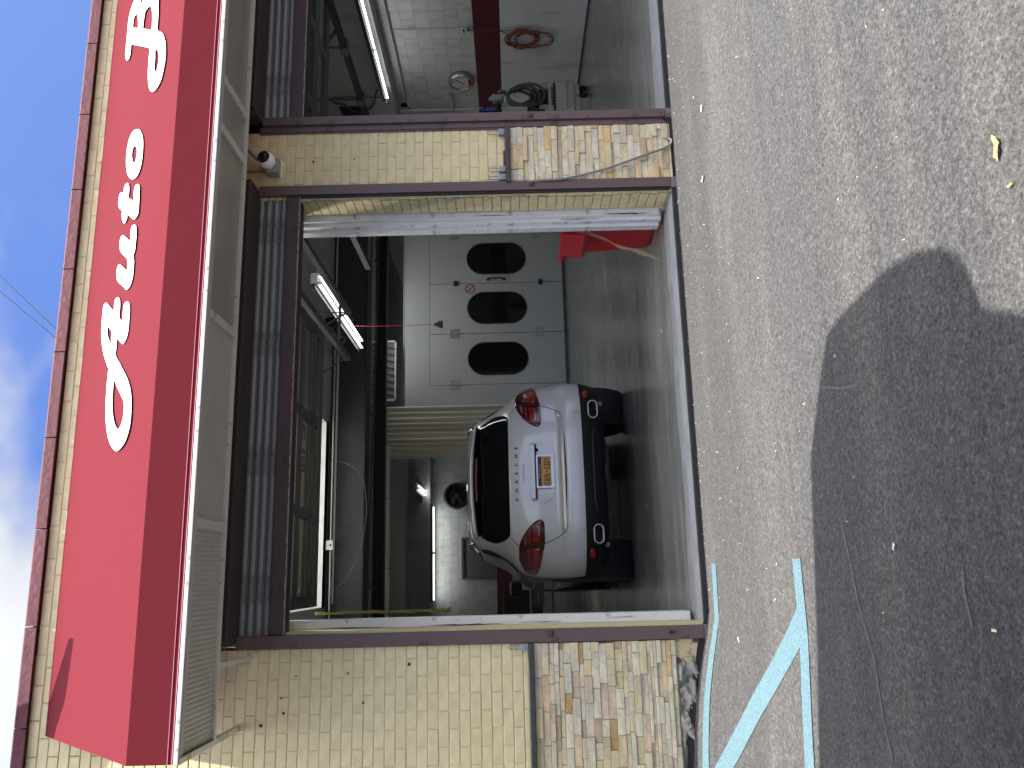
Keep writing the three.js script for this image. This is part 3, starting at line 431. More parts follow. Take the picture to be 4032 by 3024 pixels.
// leaves and litter on the ground
{
  const leafShape = (s, seed) => { const r = rngOf(seed), o = []; const n = 16; for (let i = 0; i < n; i++) { const a = i / n * 6.283, q = s * (0.35 + 0.65 * Math.abs(Math.cos(a))) * (0.6 + 0.6 * r()); o.push(V3(Math.cos(a) * q, 0.004 + 0.012 * r() * s * 20, Math.sin(a) * q * 0.55)); } const pos = []; for (let i = 0; i < n; i++) { const a = o[i], b = o[(i + 1) % n]; pos.push(0, 0.006, 0, b.x, b.y, b.z, a.x, a.y, a.z); } const g = new THREE.BufferGeometry(); g.setAttribute('position', new THREE.Float32BufferAttribute(pos, 3)); g.computeVertexNormals(); return uvBox(g); };
  const yel = mat(0.68, 0.47, 0.14, 0.7), pale = mat(0.72, 0.66, 0.4, 0.7), wh = mat(0.75, 0.74, 0.7, 0.7);
  const put = (name, x, z, s, m, seed, label, cat, y) => { const o = single(name, leafShape(s, seed), m, label, cat); o.position.set(x, (y ?? groundY(x, z)) + 0.004, z); o.rotation.y = seed; return o; };
  put('fallen_leaf', 1.432, 3.632, 0.036, yel, 3, 'large yellow fallen leaf on the sunlit asphalt', 'leaf');
  put('fallen_leaf', 1.315, 3.655, 0.012, yel, 8, 'tiny yellow leaf scrap near the large leaf', 'leaf');
  put('fallen_leaf', 2.806, 0.802, 0.032, pale, 5, 'pale yellow leaf on the asphalt before the narrow pier', 'leaf');
  put('fallen_leaf', 3.222, 0.916, 0.026, pale, 6, 'small pale leaf on the asphalt below the second bay rail', 'leaf');
  put('fallen_leaf', 2.264, -0.69, 0.034, yel, 7, 'curled yellow leaf on the garage floor near the threshold', 'leaf', 0);
  put('white_litter', 0.477, 2.779, 0.016, wh, 9, 'small white scrap in the middle of the shadow', 'litter');
  put('white_litter', 0.043, 0.785, 0.018, wh, 10, 'white scrap between the light blue lines', 'litter');
  put('white_litter', 0.246, 3.291, 0.015, pale, 11, 'cream scrap deep in the shadow', 'litter');
  // specks nobody could count
  const r = rngOf(77), n = 420, im = new THREE.InstancedMesh(new THREE.IcosahedronGeometry(1, 0), mat(0.42, 0.38, 0.29, 0.8), n); im.name = numbered('gravel_specks'); const M = new THREE.Matrix4(), q = new THREE.Quaternion();
  for (let i = 0; i < n; i++) { const z = 0.03 + 3.2 * Math.pow(r(), 2.2), x = lerp(0.2, 5.2, r()), s = 0.0015 + 0.0035 * r() * r(); M.compose(V3(x, groundY(x, z) + s * 0.5, z), q.setFromEuler(new THREE.Euler(r() * 6, r() * 6, r() * 6)), V3(s * (1 + 2 * r()), s, s)); im.setMatrixAt(i, M); }
  im.userData.kind = 'stuff'; tag(im, 'pale grit and leaf specks scattered over the asphalt', 'grit'); im.castShadow = im.receiveShadow = true; scene.add(im);
}

// ------------------------------------------------------------------ inside: shell of the building
function blockWall(name, x0, x1, y0, y1, z0, z1, axis, face, opt = {}) { // a wall of painted concrete blocks; face is the coordinate of the visible face
  const core = struct(name, box(x0, x1, opt.coreY0 ?? y0, opt.coreY1 ?? y1, z0, z1), opt.joint || mBlockJoint), r = rngOf(opt.seed || 2), BW = opt.BW || 0.406, BH = opt.BH || 0.203, JW = opt.JW || 0.008; let k = 0;
  const u0 = opt.u0, u1 = opt.u1;
  for (let y = y0; y < y1 - 0.03; y += BH, k++) for (let u = u0 - (k % 2 ? BW / 2 : 0); u < u1 - 0.03; u += BW) {
    const a = Math.max(u, u0), b = Math.min(u + BW - JW, u1); if (b - a < 0.04) continue; const h = Math.min(BH - JW, y1 - y);
    const m = mesh(numbered('block'), brickGeo(Math.round((b - a) * 100) / 100, Math.round(h * 100) / 100, 0.006, 0.003, 1 + Math.floor(r() * 4)), mBlock, core);
    const off = -0.0045 + 0.001 * r();
    if (axis === 'x-') { m.rotation.y = -Math.PI / 2; m.position.set(face - off, y, a); } else m.position.set(a, y, face + off);
  }
  return core;
}
// right-hand wall of the second bay, facing left
blockWall('wall_right', 8.053, 8.3, 1.61, 2.9, -17.2, -0.0, 'x-', 8.05, { coreY0: -0.2, coreY1: 4.3, u0: -8.2, u1: -3.4, seed: 3 });
struct('painted_band', box(8.035, 8.0535, 1.23, 1.61, -10.8, -0.3), mBand);
struct('wainscot', box(8.03, 8.0537, 0.0, 1.23, -10.8, -0.3), mat(0.74, 0.745, 0.75, 0.22, 0, { map: rep(texBlock, 0.6), roughnessMap: rep(texBlock, 1.2) }));
struct('base_joint', [box(8.02, 8.036, -0.01, 0.022, -10.8, -0.33)], mDark);
struct('wall_cove', [box(7.72, 8.0525, 2.92, 4.0, -10.8, -0.3), box(7.98, 8.0527, 2.78, 2.92, -10.8, -0.3)], mCeil);
struct('ceiling', [box(-2.2, 8.3, 4.0, 4.2, -5.0, -0.29), box(-2.2, 0.05, 4.0, 4.2, -6.72, -5.0), box(2.76, 8.3, 4.0, 4.2, -6.72, -5.0), box(-2.2, 8.3, 4.0, 4.2, -17.2, -6.72)], mCeil);
struct('wall_left', box(-2.2, -2.0, -0.2, 4.0, -17.2, -0.3), mCeil);
// the roof light over the car bay: a shaft of white blocks open to the sky
{
  const c = blockWall('roof_light_shaft', 0.03, 2.78, 4.17, 5.2, -6.92, -6.72, 'z', -6.72, { u0: 0.05, u1: 2.76, seed: 12, BW: 0.2, JW: 0.022, coreY0: 4.0, joint: mat(0.06, 0.06, 0.06, 0.8) });
  mesh('shaft_lip', box(0.05, 2.76, 4.0, 4.165, -6.721, -6.712), mWhitePaint, c);
  mesh('shaft_side', [box(-0.15, 0.048, 4.2, 5.2, -6.72, -5.0), box(2.762, 2.95, 4.2, 5.2, -6.72, -5.0), box(-0.15, 2.95, 4.2, 5.2, -5.0, -4.8)], mWhitePaint, c);
  mesh('milky_glazing', box(-0.1, 2.9, 5.2, 5.206, -6.85, -4.85), phys(0.97, 0.97, 0.94, 0.9, { transmission: 0.9, thickness: 0 }), c);
}
// the back room wall
const backWall = blockWall('wall_back', -2.0, 3.9, 1.68, 3.36, -17.2, -17.003, 'z', -17.0, { coreY0: 0, coreY1: 4.0, u0: -1.2, u1: 2.8, seed: 5 });
struct('painted_band', box(-2.0, 3.0, 1.28, 1.68, -17.0031, -16.985), mBand);
struct('back_soffit', box(-2.0, 3.8, 3.42, 4.0, -17.0, -16.6), mCeil);

// ------------------------------------------------------------------ beams, pipes, lights and the open overhead door
function beam(x0, x1, y0, y1, z, m, label, kind) { const t = thing('steel_beam', label, 'steel beam'); const h = y1 - y0; if (kind === 'deep') { part('girder', box(x0, x1, y0, y1, z - 0.3, z, 0.01), m, t); part('lower_flange', box(x0, x1, y0 - 0.025, y0, z - 0.36, z + 0.05, 0.004), mBeamBrown, t); } else { part('web', box(x0, x1, y0 + 0.02, y1 - 0.02, z - 0.09, z - 0.07), m, t); part('flange', box(x0, x1, y0, y0 + 0.02, z - 0.16, z, 0.003), m, t); part('flange', box(x0, x1, y1 - 0.02, y1, z - 0.16, z, 0.003), m, t); } return t; }
beam(-2.0, 7.7, 3.47, 4.0, -6.95, mBeam, 'deep dark blue grey girder across the ceiling behind the roof light', 'deep');
beam(-2.0, 7.7, 3.45, 3.65, -8.9, mBeamBrown, 'dark steel joist across the ceiling in front of the booth', 'i');
{ const t = thing('sprinkler_pipe', 'thin pipe with couplings running along under the ceiling by the girder', 'pipe'); part('pipe', tube([[7.6, 3.36, -7.45], [4.75, 3.375, -7.4], [2.2, 3.42, -7.4], [-1.9, 3.5, -7.4]], 0.016, 60, 8), mTrack, t); for (const x of [3.03, 2.3, 0.3, 5.6]) { part('coupling', cyl([x - 0.04, 3.4, -7.4], [x + 0.04, 3.4, -7.4], 0.026, 0.026, 10), mTrack, t); part('hanger', bar(V3(x + 0.1, 3.4, -7.4), V3(x + 0.1, 3.98, -7.4), 0.01, 0.01), mTrack, t); } part('drop_valve', tube([[3.03, 3.4, -7.38], [2.95, 3.52, -7.36], [2.86, 3.6, -7.36]], 0.018, 10, 8), mTrack, t); }
{ const t = thing('galvanised_duct', 'bright galvanised duct under the ceiling left of the curtain', 'duct'); part('duct', [box(-1.9, 2.75, 3.395, 3.465, -9.2, -9.08, 0.006)], mGalv, t); for (const x of [-0.6, 0.6, 1.8]) part('seam', box(x, x + 0.02, 3.388, 3.472, -9.207, -9.073), mSteel, t); }
const tubeMat = new THREE.MeshStandardMaterial({ color: rgb(0.9, 0.95, 0.95), emissive: rgb(0.92, 1.0, 1.0), emissiveIntensity: 0.9, roughness: 0.5 });
function fluorescent(label, x, y, z, len, alongX, power, tubes = 2, hang = 0.4) { // a strip fitting with lit tubes and the light they give
  const t = thing('fluorescent_light', label, 'fluorescent light', [x, y, z], alongX ? Math.PI / 2 : 0);
  part('housing', [box(-0.055, 0.055, 0.0, 0.05, -len / 2, len / 2, 0.004), extrude([[-0.055, 0.0], [-0.125, -0.02], [-0.125, -0.024], [-0.05, -0.004]], len).translate(0, 0.02, -len / 2), extrude([[0.055, 0.0], [0.05, -0.004], [0.125, -0.024], [0.125, -0.02]], len).translate(0, 0.02, -len / 2)], mat(0.07, 0.07, 0.072, 0.5), t);
  for (const h of [0, -len - 0.006]) part('end_plate', box(-0.06, 0.06, -0.015, 0.055, len / 2 + h, len / 2 + h + 0.006), mPlasticWhite, t);
  const xs = tubes === 2 ? [-0.05, 0.05] : [0];
  for (const dx of xs) for (const h of [-1, 1]) { const m = part('tube', cyl([dx, -0.03, h > 0 ? 0.035 : -len / 2 + 0.04], [dx, -0.03, h > 0 ? len / 2 - 0.04 : -0.035], 0.015, 0.015, 12), tubeMat, t); m.castShadow = false; part('lamp_holder', box(dx - 0.012, dx + 0.012, -0.05, 0.0, h > 0 ? len / 2 - 0.04 : -len / 2, h > 0 ? len / 2 : -len / 2 + 0.04, 0.002), mPlasticWhite, t); }
  if (hang) for (const h of [-1, 1]) part('chain', cyl([0, 0.05, h * len * 0.36], [0, 0.05 + hang, h * len * 0.36], 0.004, 0.004, 6), mSteel, t);
  const hl = len / 2 - 0.08; // one strip of light under each lit tube
  for (const dx of xs) for (const h of [-1, 1]) { const l = new THREE.RectAreaLight(new THREE.Color(0.98, 1.0, 0.99), power * 2.4 / xs.length, 0.028, hl); l.rotation.x = -Math.PI / 2; l.position.set(dx, -0.047, h * (hl / 2 + 0.035)); t.add(l); l.name = 'tube_glow'; }
}
fluorescent('lit twin tube strip light hanging in the car bay beside the door track', 3.63, 3.3, -4.25, 2.62, false, 4, 2, 0.62);
fluorescent('lit strip light high along the wall of the second bay', 7.56, 3.0, -4.5, 2.42, false, 1.6, 1, 0);
fluorescent('lit strip light along the far wall of the back room', 1.08, 3.37, -16.72, 2.5, true, 3.2, 1, 0);
fluorescent('added twin tube strip light, unseen above the shutter, brightening the rear of the car', 1.4, 3.93, -0.95, 2.4, true, 20, 2, 0);  // extra fitting out of sight, added to light the back of the car
fluorescent('added twin tube strip light, unseen behind the girder, brightening the booth', 5.6, 3.93, -9.7, 2.4, true, 7, 2, 0);  // extra fitting out of sight, added to light the booth front
fluorescent('lit strip light near the fan, running away into the back room', 2.66, 3.6, -16.0, 1.9, false, 1.6, 2, 0.3);

{ // open overhead door, lying level under the ceiling; only its last sections show
  const t = thing('overhead_door', 'glazed overhead door standing open, lying level above the car', 'overhead door');
  const Y = 2.95, rails = [[-0.62, -0.5], [-1.23, -1.08], [-1.65, -1.52], [-1.93, -1.80]], st = [[0.2, 0.3], [0.93, 1.02], [1.76, 1.85], [2.58, 2.68]];
  for (const [a, b] of rails) part('rail', box(0.2, 2.68, Y, Y + 0.045, a, b, 0.003), mTrack, t);
  for (const [a, b] of st) for (let i = 0; i < 3; i++) part('stile', box(a, b, Y + 0.003, Y + 0.042, rails[i + 1][1], rails[i][0], 0.002), mTrack, t);
  const pane = phys(0.36, 0.34, 0.29, 0.12, { transmission: 0.95, thickness: 0 });
  for (let k = 0; k < 3; k++) for (let i = 1; i < 3; i++) { const a = st[k][1], b = st[k + 1][0]; part('pane', box(a, b, Y + 0.018, Y + 0.022, rails[i + 1][1], rails[i][0]), pane, t); }
  for (const x of [0.97, 1.8, 0.25, 2.63]) for (const z of [-1.15, -1.585]) part('hinge', [box(x - 0.04, x + 0.04, Y - 0.006, Y, z - 0.05, z + 0.05, 0.002), cyl([x - 0.04, Y - 0.008, z], [x + 0.04, Y - 0.008, z], 0.009)], mTrack, t);
  part('strut', [box(0.2, 2.68, Y - 0.022, Y - 0.002, -0.86, -0.80, 0.003)], mTrack, t);
  // EXIT lettered on a pane of the door, upside down now that the door lies open
  { const g = new TextGeometry('EXIT', { font: fontBold, size: 0.088, depth: 0.002, curveSegments: 4 }); g.computeBoundingBox(); g.scale(0.85, 1, 1); g.translate(-0.5 * 0.85 * g.boundingBox.max.x, -0.044, 0); g.rotateX(Math.PI / 2); g.rotateY(Math.PI); g.translate(1.42, Y + 0.0165, -1.36); part('sign_letters', g, mat(0.10, 0.02, 0.03, 0.6), t); }
  { const g = extrude([[0, -0.05], [0.2, -0.01], [0.2, -0.05], [0.3, 0.02], [0.2, 0.08], [0.2, 0.04], [0, 0.0]], 0.002).rotateX(Math.PI / 2); g.scale(0.45, 1, 0.7); g.translate(1.585, Y + 0.0165, -1.36); part('sign_arrow', g, mat(0.10, 0.02, 0.03, 0.6), t); }
  for (const x of [2.76, 3.27]) { part('track', [box(x - 0.025, x + 0.025, 2.93, 2.935, -3.1, -0.35), box(x - 0.025, x - 0.021, 2.93, 2.99, -3.1, -0.35), box(x + 0.021, x + 0.025, 2.93, 2.95, -3.1, -0.35)], mTrack, t); for (const z of [-3.05, -1.2]) part('track_hanger', [bar(V3(x, 2.97, z), V3(x, 3.99, z), 0.035, 0.006), bar(V3(x, 2.97, z), V3(x - 0.45, 3.55, z + 0.2), 0.03, 0.006)], mTrack, t); }
  part('spring_shaft', cyl([0.1, 3.3, -0.45], [3.2, 3.3, -0.45], 0.018), mTrack, t); part('spring', cyl([1.75, 3.3, -0.45], [2.6, 3.3, -0.45], 0.045), mTrack, t);
  part('cross_tie', bar(V3(0.2, 3.02, -2.9), V3(3.3, 3.02, -2.9), 0.05, 0.02), mTrack, t);
}
{ // the same kind of door over the second bay
  const t = thing('overhead_door', 'dark overhead door frame and tracks standing open above the second bay', 'overhead door');
  for (const [a, b] of [[-1.35, -1.2], [-1.78, -1.66], [-0.8, -0.66]]) part('rail', box(3.85, 6.9, 2.95, 2.995, a, b, 0.003), mTrack, t);
  for (const x of [3.85, 4.6, 5.4, 6.2, 6.8]) part('stile', box(x, x + 0.1, 2.953, 2.992, -1.66, -0.8, 0.002), mTrack, t);
  for (const x of [6.1, 4.2]) part('track', [box(x - 0.03, x + 0.03, 2.9, 2.906, -4.1, -0.35), box(x - 0.03, x - 0.024, 2.9, 2.97, -4.1, -0.35)], mDark, t);
  part('cross_tie', [bar(V3(6.1, 2.92, -4.05), V3(4.2, 2.92, -4.05), 0.06, 0.03), bar(V3(6.1, 2.95, -2.1), V3(5.6, 3.3, -2.1), 0.04, 0.02), bar(V3(5.6, 2.98, -1.5), V3(5.6, 3.9, -1.6), 0.04, 0.02)], mTrack, t);
  for (const z of [-2.4, -3.4]) part('track_hanger', [bar(V3(6.1, 2.93, z), V3(6.1, 3.99, z), 0.035, 0.008), box(6.03, 6.17, 2.89, 2.98, z - 0.06, z + 0.06, 0.004)], mTrack, t);
}
// cord reel, its red cord and plug; the yellow rope; the conduit along the ceiling
{ const t = thing('cord_reel', 'black cord reel near the ceiling with a red cord hanging to a plug', 'cord reel', [3.74, 3.5, -5.0]); part('drum', [cyl([-0.06, 0, 0], [0.06, 0, 0], 0.15, 0.15, 28), cyl([-0.07, 0, 0], [-0.06, 0, 0], 0.17, 0.17, 28), cyl([0.06, 0, 0], [0.07, 0, 0], 0.17, 0.17, 28)], mBlackPlastic, t); part('bracket', [box(-0.05, 0.05, 0.1, 0.5, -0.02, 0.02), box(-0.1, 0.1, -0.2, -0.12, -0.05, 0.05, 0.01)], mTrack, t); part('cord', tube([[-0.01, -0.15, 0.02], [-0.02, -0.4, 0.0], [-0.02, -1.3, 0]], 0.0038, 24, 8), mat(0.34, 0.02, 0.02, 0.5), t); part('plug', [extrude([[-0.013, 0.07], [-0.013, 0.045], [-0.04, 0.0], [-0.04, -0.035], [0.04, -0.035], [0.04, 0.0], [0.013, 0.045], [0.013, 0.07]], 0.04, 0.004).translate(-0.02, -1.37, -0.02)], mBlackPlastic, t); part('plug_face', box(-0.06, -0.03, -1.412, -1.405, -0.02, 0.02), mat(0.45, 0.42, 0.35, 0.5), t); part('feed_cable', tube([[0, 0.1, 0.06], [-0.15, -0.05, 0.1], [-0.2, -0.1, 0.0], [-0.3, 0.1, -0.2]], 0.012, 20, 8), mTrack, t); }
{ const r = rngOf(71), strand = (ph, rr) => { const p = []; for (let i = 0; i <= 60; i++) { const v = i / 60, y = lerp(2.98, 1.84, v); p.push([0.135 + (0.008 + 0.006 * Math.sin(i * 0.31 + ph)) * Math.cos(i * 0.22 + ph) + 0.006 * v + 0.003 * (r() - 0.5), y, -2.0 + 0.01 * Math.sin(i * 0.22 + ph)]); } return tube(p, rr, 120, 6); }; const t = thing('yellow_rope', 'frayed yellow rope hanging inside the left jamb of the car bay', 'rope'); const m = mat(0.34, 0.30, 0.10, 0.95); part('strand', [strand(0, 0.007), strand(3.1, 0.007), strand(1.4, 0.004)], m, t); const fl = []; for (let i = 0; i < 16; i++) fl.push(tube([[0.14, 1.87, -2], [0.14 + 0.03 * (r() - 0.5), 1.83, -2 + 0.03 * (r() - 0.5)], [0.14 + 0.07 * (r() - 0.5), 1.80 - 0.03 * r(), -2 + 0.06 * (r() - 0.5)]], 0.002, 5, 4)); part('frayed_end', [...fl, new THREE.SphereGeometry(0.02, 10, 8).translate(0.14, 1.86, -2)], m, t); }
{ const t = thing('ceiling_conduit', 'thin pale conduit with a square box along the ceiling above the car', 'conduit pipe'); part('pipe', tube([[-1.9, 3.9, -6.78], [0.8, 3.905, -6.78], [3.5, 3.91, -6.78], [7.6, 3.92, -6.78]], 0.012, 60, 8), mAlu, t); part('switch_box', box(0.86, 1.0, 3.84, 3.97, -6.8, -6.75, 0.004), mPlasticWhite, t); part('knockout', cyl([0.93, 3.9, -6.752], [0.93, 3.9, -6.746], 0.016, 0.016, 14), mDark, t); part('loose_wire', tube([[2.2, 3.9, -6.7], [2.0, 3.5, -6.6], [1.6, 3.36, -6.6], [1.0, 3.4, -6.6], [0.5, 3.6, -6.65], [0.25, 3.88, -6.72]], 0.006, 60, 6), mTrack, t); }

// ------------------------------------------------------------------ spray booth
{
  const Z = -10.86, t = thing('spray_booth', 'grey metal spray booth with three tall doors and oval windows', 'spray booth');
  part('front_panel', [box(3.84, 4.257, 0.0, 3.37, Z - 0.06, Z), box(7.548, 7.76, 0.0, 3.37, Z - 0.06, Z), box(4.257, 7.548, 2.857, 3.37, Z - 0.06, Z)], mBooth, t);
  part('side_panel', [box(3.82, 3.84, 0.0, 3.37, -16.9, Z - 0.0), box(7.76, 7.78, 0.0, 3.37, -16.9, Z)], mat(0.55, 0.57, 0.57, 0.5, 0.1), t);
  part('roof_panel', box(3.82, 7.78, 3.37, 3.40, -16.9, Z), mBooth, t);
  part('rust_edge', box(3.83, 7.77, 3.372, 3.378, Z, Z + 0.006), mat(0.22, 0.10, 0.05, 0.8), t);
  part('door_backing', box(4.2, 7.6, 0.0, 2.9, Z - 0.2, Z - 0.07), mDark, t);
  part('sill', box(3.84, 7.76, 0.0, 0.05, Z + 0.001, Z + 0.03, 0.004), mTrack, t);
  const oval = stadium(0.70, 1.25, 14), rim = stadium(0.655, 1.205, 14);
  const xs = [4.259, 5.353, 6.451, 7.546];
  for (let i = 0; i < 3; i++) {
    const w = xs[i + 1] - xs[i] - 0.012, d = new THREE.Group(); d.name = numbered('door_leaf'); d.position.set(xs[i] + 0.006, 0.055, Z - 0.05); t.add(d);
    const o2 = oval.map(([x, y]) => [x + w / 2, y + 1.385]).reverse(), r2 = rim.map(([x, y]) => [x + w / 2, y + 1.385]);
    mesh('door_sheet', uvBox(extrude([[0, 0], [w, 0], [w, 2.795], [0, 2.795]], 0.05, 0, [o2])), mBooth, d);
    mesh('window_seal', extrude(oval.map(([x, y]) => [x + w / 2, y + 1.385]), 0.014, 0.002, [r2.slice().reverse()]).translate(0, 0, 0.044), mRubber, d);
    mesh('window_glass', extrude(r2, 0.006).translate(0, 0, 0.03), mBlackGlass, d);
  }
  // hinges sit on the seams, two to a seam; latches on the one opening seam
  const mH = mat(0.5, 0.5, 0.48, 0.4, 0.85);
  for (const [x, ys] of [[xs[0], [2.33, 0.56]], [xs[1], [2.33, 0.56]], [xs[3], [2.33, 0.56]]]) for (const y of ys) {
    part('hinge', [box(x - 0.105, x - 0.012, y - 0.105, y + 0.105, Z + 0.001, Z + 0.007, 0.002), box(x + 0.012, x + 0.105, y - 0.105, y + 0.105, Z + 0.001, Z + 0.007, 0.002), cyl([x, y - 0.105, Z + 0.01], [x, y + 0.105, Z + 0.01], 0.016, 0.016, 12)], mH, t);
    const dots = []; for (const sx of [-1, 1]) for (const k of [-0.07, 0, 0.07]) dots.push(cyl([x + sx * (k ? 0.07 : 0.085), y + k, Z + 0.0068], [x + sx * (k ? 0.07 : 0.085), y + k, Z + 0.009], 0.013, 0.013, 10)); part('hinge_screw', dots, mTrack, t);
  }
  for (const y of [2.30, 0.52]) part('latch', [box(xs[2] - 0.055, xs[2] + 0.055, y - 0.045, y + 0.045, Z + 0.001, Z + 0.03, 0.004), box(xs[2] - 0.03, xs[2] + 0.02, y - 0.025, y + 0.025, Z + 0.03, Z + 0.055, 0.006)], mBlackPlastic, t);
  part('handle', [tube([[6.53, 1.62, Z + 0.0], [6.53, 1.62, Z + 0.06], [6.53, 1.28, Z + 0.06], [6.53, 1.28, Z + 0.0]], 0.016, 40, 10), cyl([6.53, 1.62, Z], [6.53, 1.62, Z + 0.012], 0.032), cyl([6.53, 1.28, Z], [6.53, 1.28, Z + 0.012], 0.032)], mBlackPlastic, t);
  { const g = [new THREE.TorusGeometry(0.095, 0.012, 8, 40).scale(1, 1, 0.25).translate(6.33, 2.0, Z + 0.003), box(-0.09, 0.09, -0.011, 0.011, 0.001, 0.004).rotateZ(-0.8).translate(6.33, 2.0, Z)]; part('no_smoking_sign', g, mat(0.42, 0.03, 0.05, 0.6), t); part('sign_pictogram', [box(6.27, 6.35, 1.985, 2.0, Z + 0.001, Z + 0.003), box(6.355, 6.375, 2.03, 2.06, Z + 0.001, Z + 0.003)], mat(0.3, 0.06, 0.07, 0.6), t); }
}
// vent behind the joist, above the booth
{ const t = thing('ceiling_vent', 'slatted vent with pale frame high above the booth', 'vent'); part('frame', [box(3.9, 5.15, 3.50, 3.53, -10.6, -10.55), box(3.9, 3.93, 3.5, 4.0, -10.6, -10.55), box(5.12, 5.15, 3.5, 4.0, -10.6, -10.55)], mWhitePaint, t); for (let i = 0; i < 8; i++) part('slat', bar(V3(4.0 + i * 0.14, 3.53, -10.58), V3(4.1 + i * 0.14, 3.98, -10.58), 0.012, 0.03), mDark, t); part('back_plate', box(3.9, 5.15, 3.5, 4.0, -10.7, -10.62), mat(0.3, 0.28, 0.26, 0.8, 0, gWear), t); }
// curtain
{ const f = fbmTile(5, 2, 4, 811), t = thing('curtain', 'pale grey canvas curtain drawn aside between the booth and the back room', 'curtain');
  const m = phys(0.75, 0.71, 0.62, 0.9, { map: rep(texFabric, 2), side: THREE.DoubleSide, transmission: 0 });
  const cl = (x0, x1, y0, y1, z, ph) => grid(180, 24, (u, v) => { const w = u * (x1 - x0) * 62 + ph + 3.2 * f(u, v * 0.25), a = 0.042 * (0.5 + 1.0 * f(u * 1.3, 0.2)); return [lerp(x0, x1, u) + 0.03 * Math.sin(w * 2) * v + 0.05 * (f(0.3, v) - 0.5) * u, lerp(y1, y0, v), z + a * Math.sin(w), u * 2.5, v * 3]; });
  part('cloth', cl(2.9, 3.76, 0.05, 3.68, -10.5, 0), m, t); part('cloth', cl(2.72, 2.92, 0.05, 3.66, -10.52, 1), m, t); part('curtain_track', [box(-1.9, 3.8, 3.69, 3.73, -10.53, -10.48)], mTrack, t); const rings = []; for (let i = 0; i < 9; i++) rings.push(new THREE.TorusGeometry(0.022, 0.004, 6, 14).translate(2.78 + i * 0.12, 3.685, -10.5)); part('ring', rings, mTrack, t);
}
// back room things
{ const t = thing('wall_fan', 'black round fan high on the back room wall', 'fan', [2.58, 2.72, -16.8]); part('drum', new THREE.TorusGeometry(0.31, 0.05, 10, 40).scale(1, 1, 2.2), mBlackPlastic, t); part('back', cyl([0, 0, -0.12], [0, 0, -0.08], 0.3, 0.3, 36), mDark, t); const bl = []; for (let i = 0; i < 5; i++) bl.push(extrude([[0.02, -0.03], [0.15, -0.09], [0.28, -0.06], [0.28, 0.07], [0.15, 0.06], [0.02, 0.03]], 0.006).rotateX(0.4).rotateZ(i * 1.2566)); part('blade', bl, mBlackPlastic, t); part('motor', cyl([0, 0, -0.08], [0, 0, 0.06], 0.07, 0.06), mTrack, t); const gr = []; for (let i = 1; i < 6; i++) gr.push(new THREE.TorusGeometry(0.055 * i, 0.003, 5, 36).translate(0, 0, 0.1)); part('guard', gr, mBlackPlastic, t); }
{ const t = thing('wall_hatch', 'dark shuttered hatch in the back room wall behind the car', 'hatch'); part('frame', [box(0.38, 0.44, 1.7, 2.62, -17.0, -16.955, 0.004), box(1.42, 1.48, 1.7, 2.62, -17.0, -16.955, 0.004), box(0.44, 1.42, 2.56, 2.62, -17.0, -16.955, 0.004)], mat(0.12, 0.125, 0.13, 0.6), t); part('panel', box(0.44, 1.42, 1.7, 2.56, -16.99, -16.98), mat(0.14, 0.15, 0.155, 0.5), t); }
{ const t = thing('leaning_board', 'dark sheet with yellow edge trim standing at the left of the back room', 'board'); part('sheet', box(-0.75, 0.1, 0.55, 1.48, -14.98, -14.95), mat(0.05, 0.04, 0.02, 0.6), t); part('yellow_trim', [box(-0.77, -0.75, 0.55, 1.5, -14.985, -14.945), box(-0.77, 0.1, 1.48, 1.5, -14.985, -14.945), box(-0.75, -0.62, 1.42, 1.47, -14.949, -14.946)], mat(0.35, 0.32, 0.05, 0.6), t); }
{ const t = thing('tool_bench', 'low grey workbench with shelves at the left of the back room', 'workbench', [-0.5, 0, -12.5]); part('top', box(-0.5, 0.75, 0.86, 0.9, -0.3, 0.3, 0.005), mat(0.22, 0.23, 0.24, 0.5), t); for (const x of [-0.46, 0.7]) for (const z of [-0.26, 0.26]) part('leg', box(x - 0.025, x + 0.025, 0, 0.86, z - 0.025, z + 0.025), mTrack, t); part('shelf', box(-0.48, 0.73, 0.4, 0.43, -0.28, 0.28), mTrack, t); part('drawer', [box(0.3, 0.7, 0.6, 0.85, -0.27, 0.29, 0.006)], mat(0.08, 0.085, 0.09, 0.5), t); part('drawer_handle', box(0.42, 0.58, 0.72, 0.74, 0.29, 0.31), mSteel, t); }
{ const t = thing('tool_chest', 'red tool chest by the left wall of the back room', 'tool chest', [-0.86, 0, -12.6]); part('cabinet', box(-0.3, 0.28, 0.08, 1.35, -0.25, 0.25, 0.01), mat(0.16, 0.014, 0.02, 0.4), t); for (let i = 0; i < 5; i++) part('drawer', [box(-0.27, 0.25, 0.14 + i * 0.23, 0.34 + i * 0.23, 0.25, 0.262, 0.004), box(-0.12, 0.1, 0.29 + i * 0.23, 0.305 + i * 0.23, 0.262, 0.28)], mat(0.2, 0.018, 0.025, 0.4), t); for (const x of [-0.24, 0.22]) for (const z of [-0.2, 0.2]) part('castor', cyl([x - 0.015, 0.04, z], [x + 0.015, 0.04, z], 0.04, 0.04, 14), mRubber, t); }

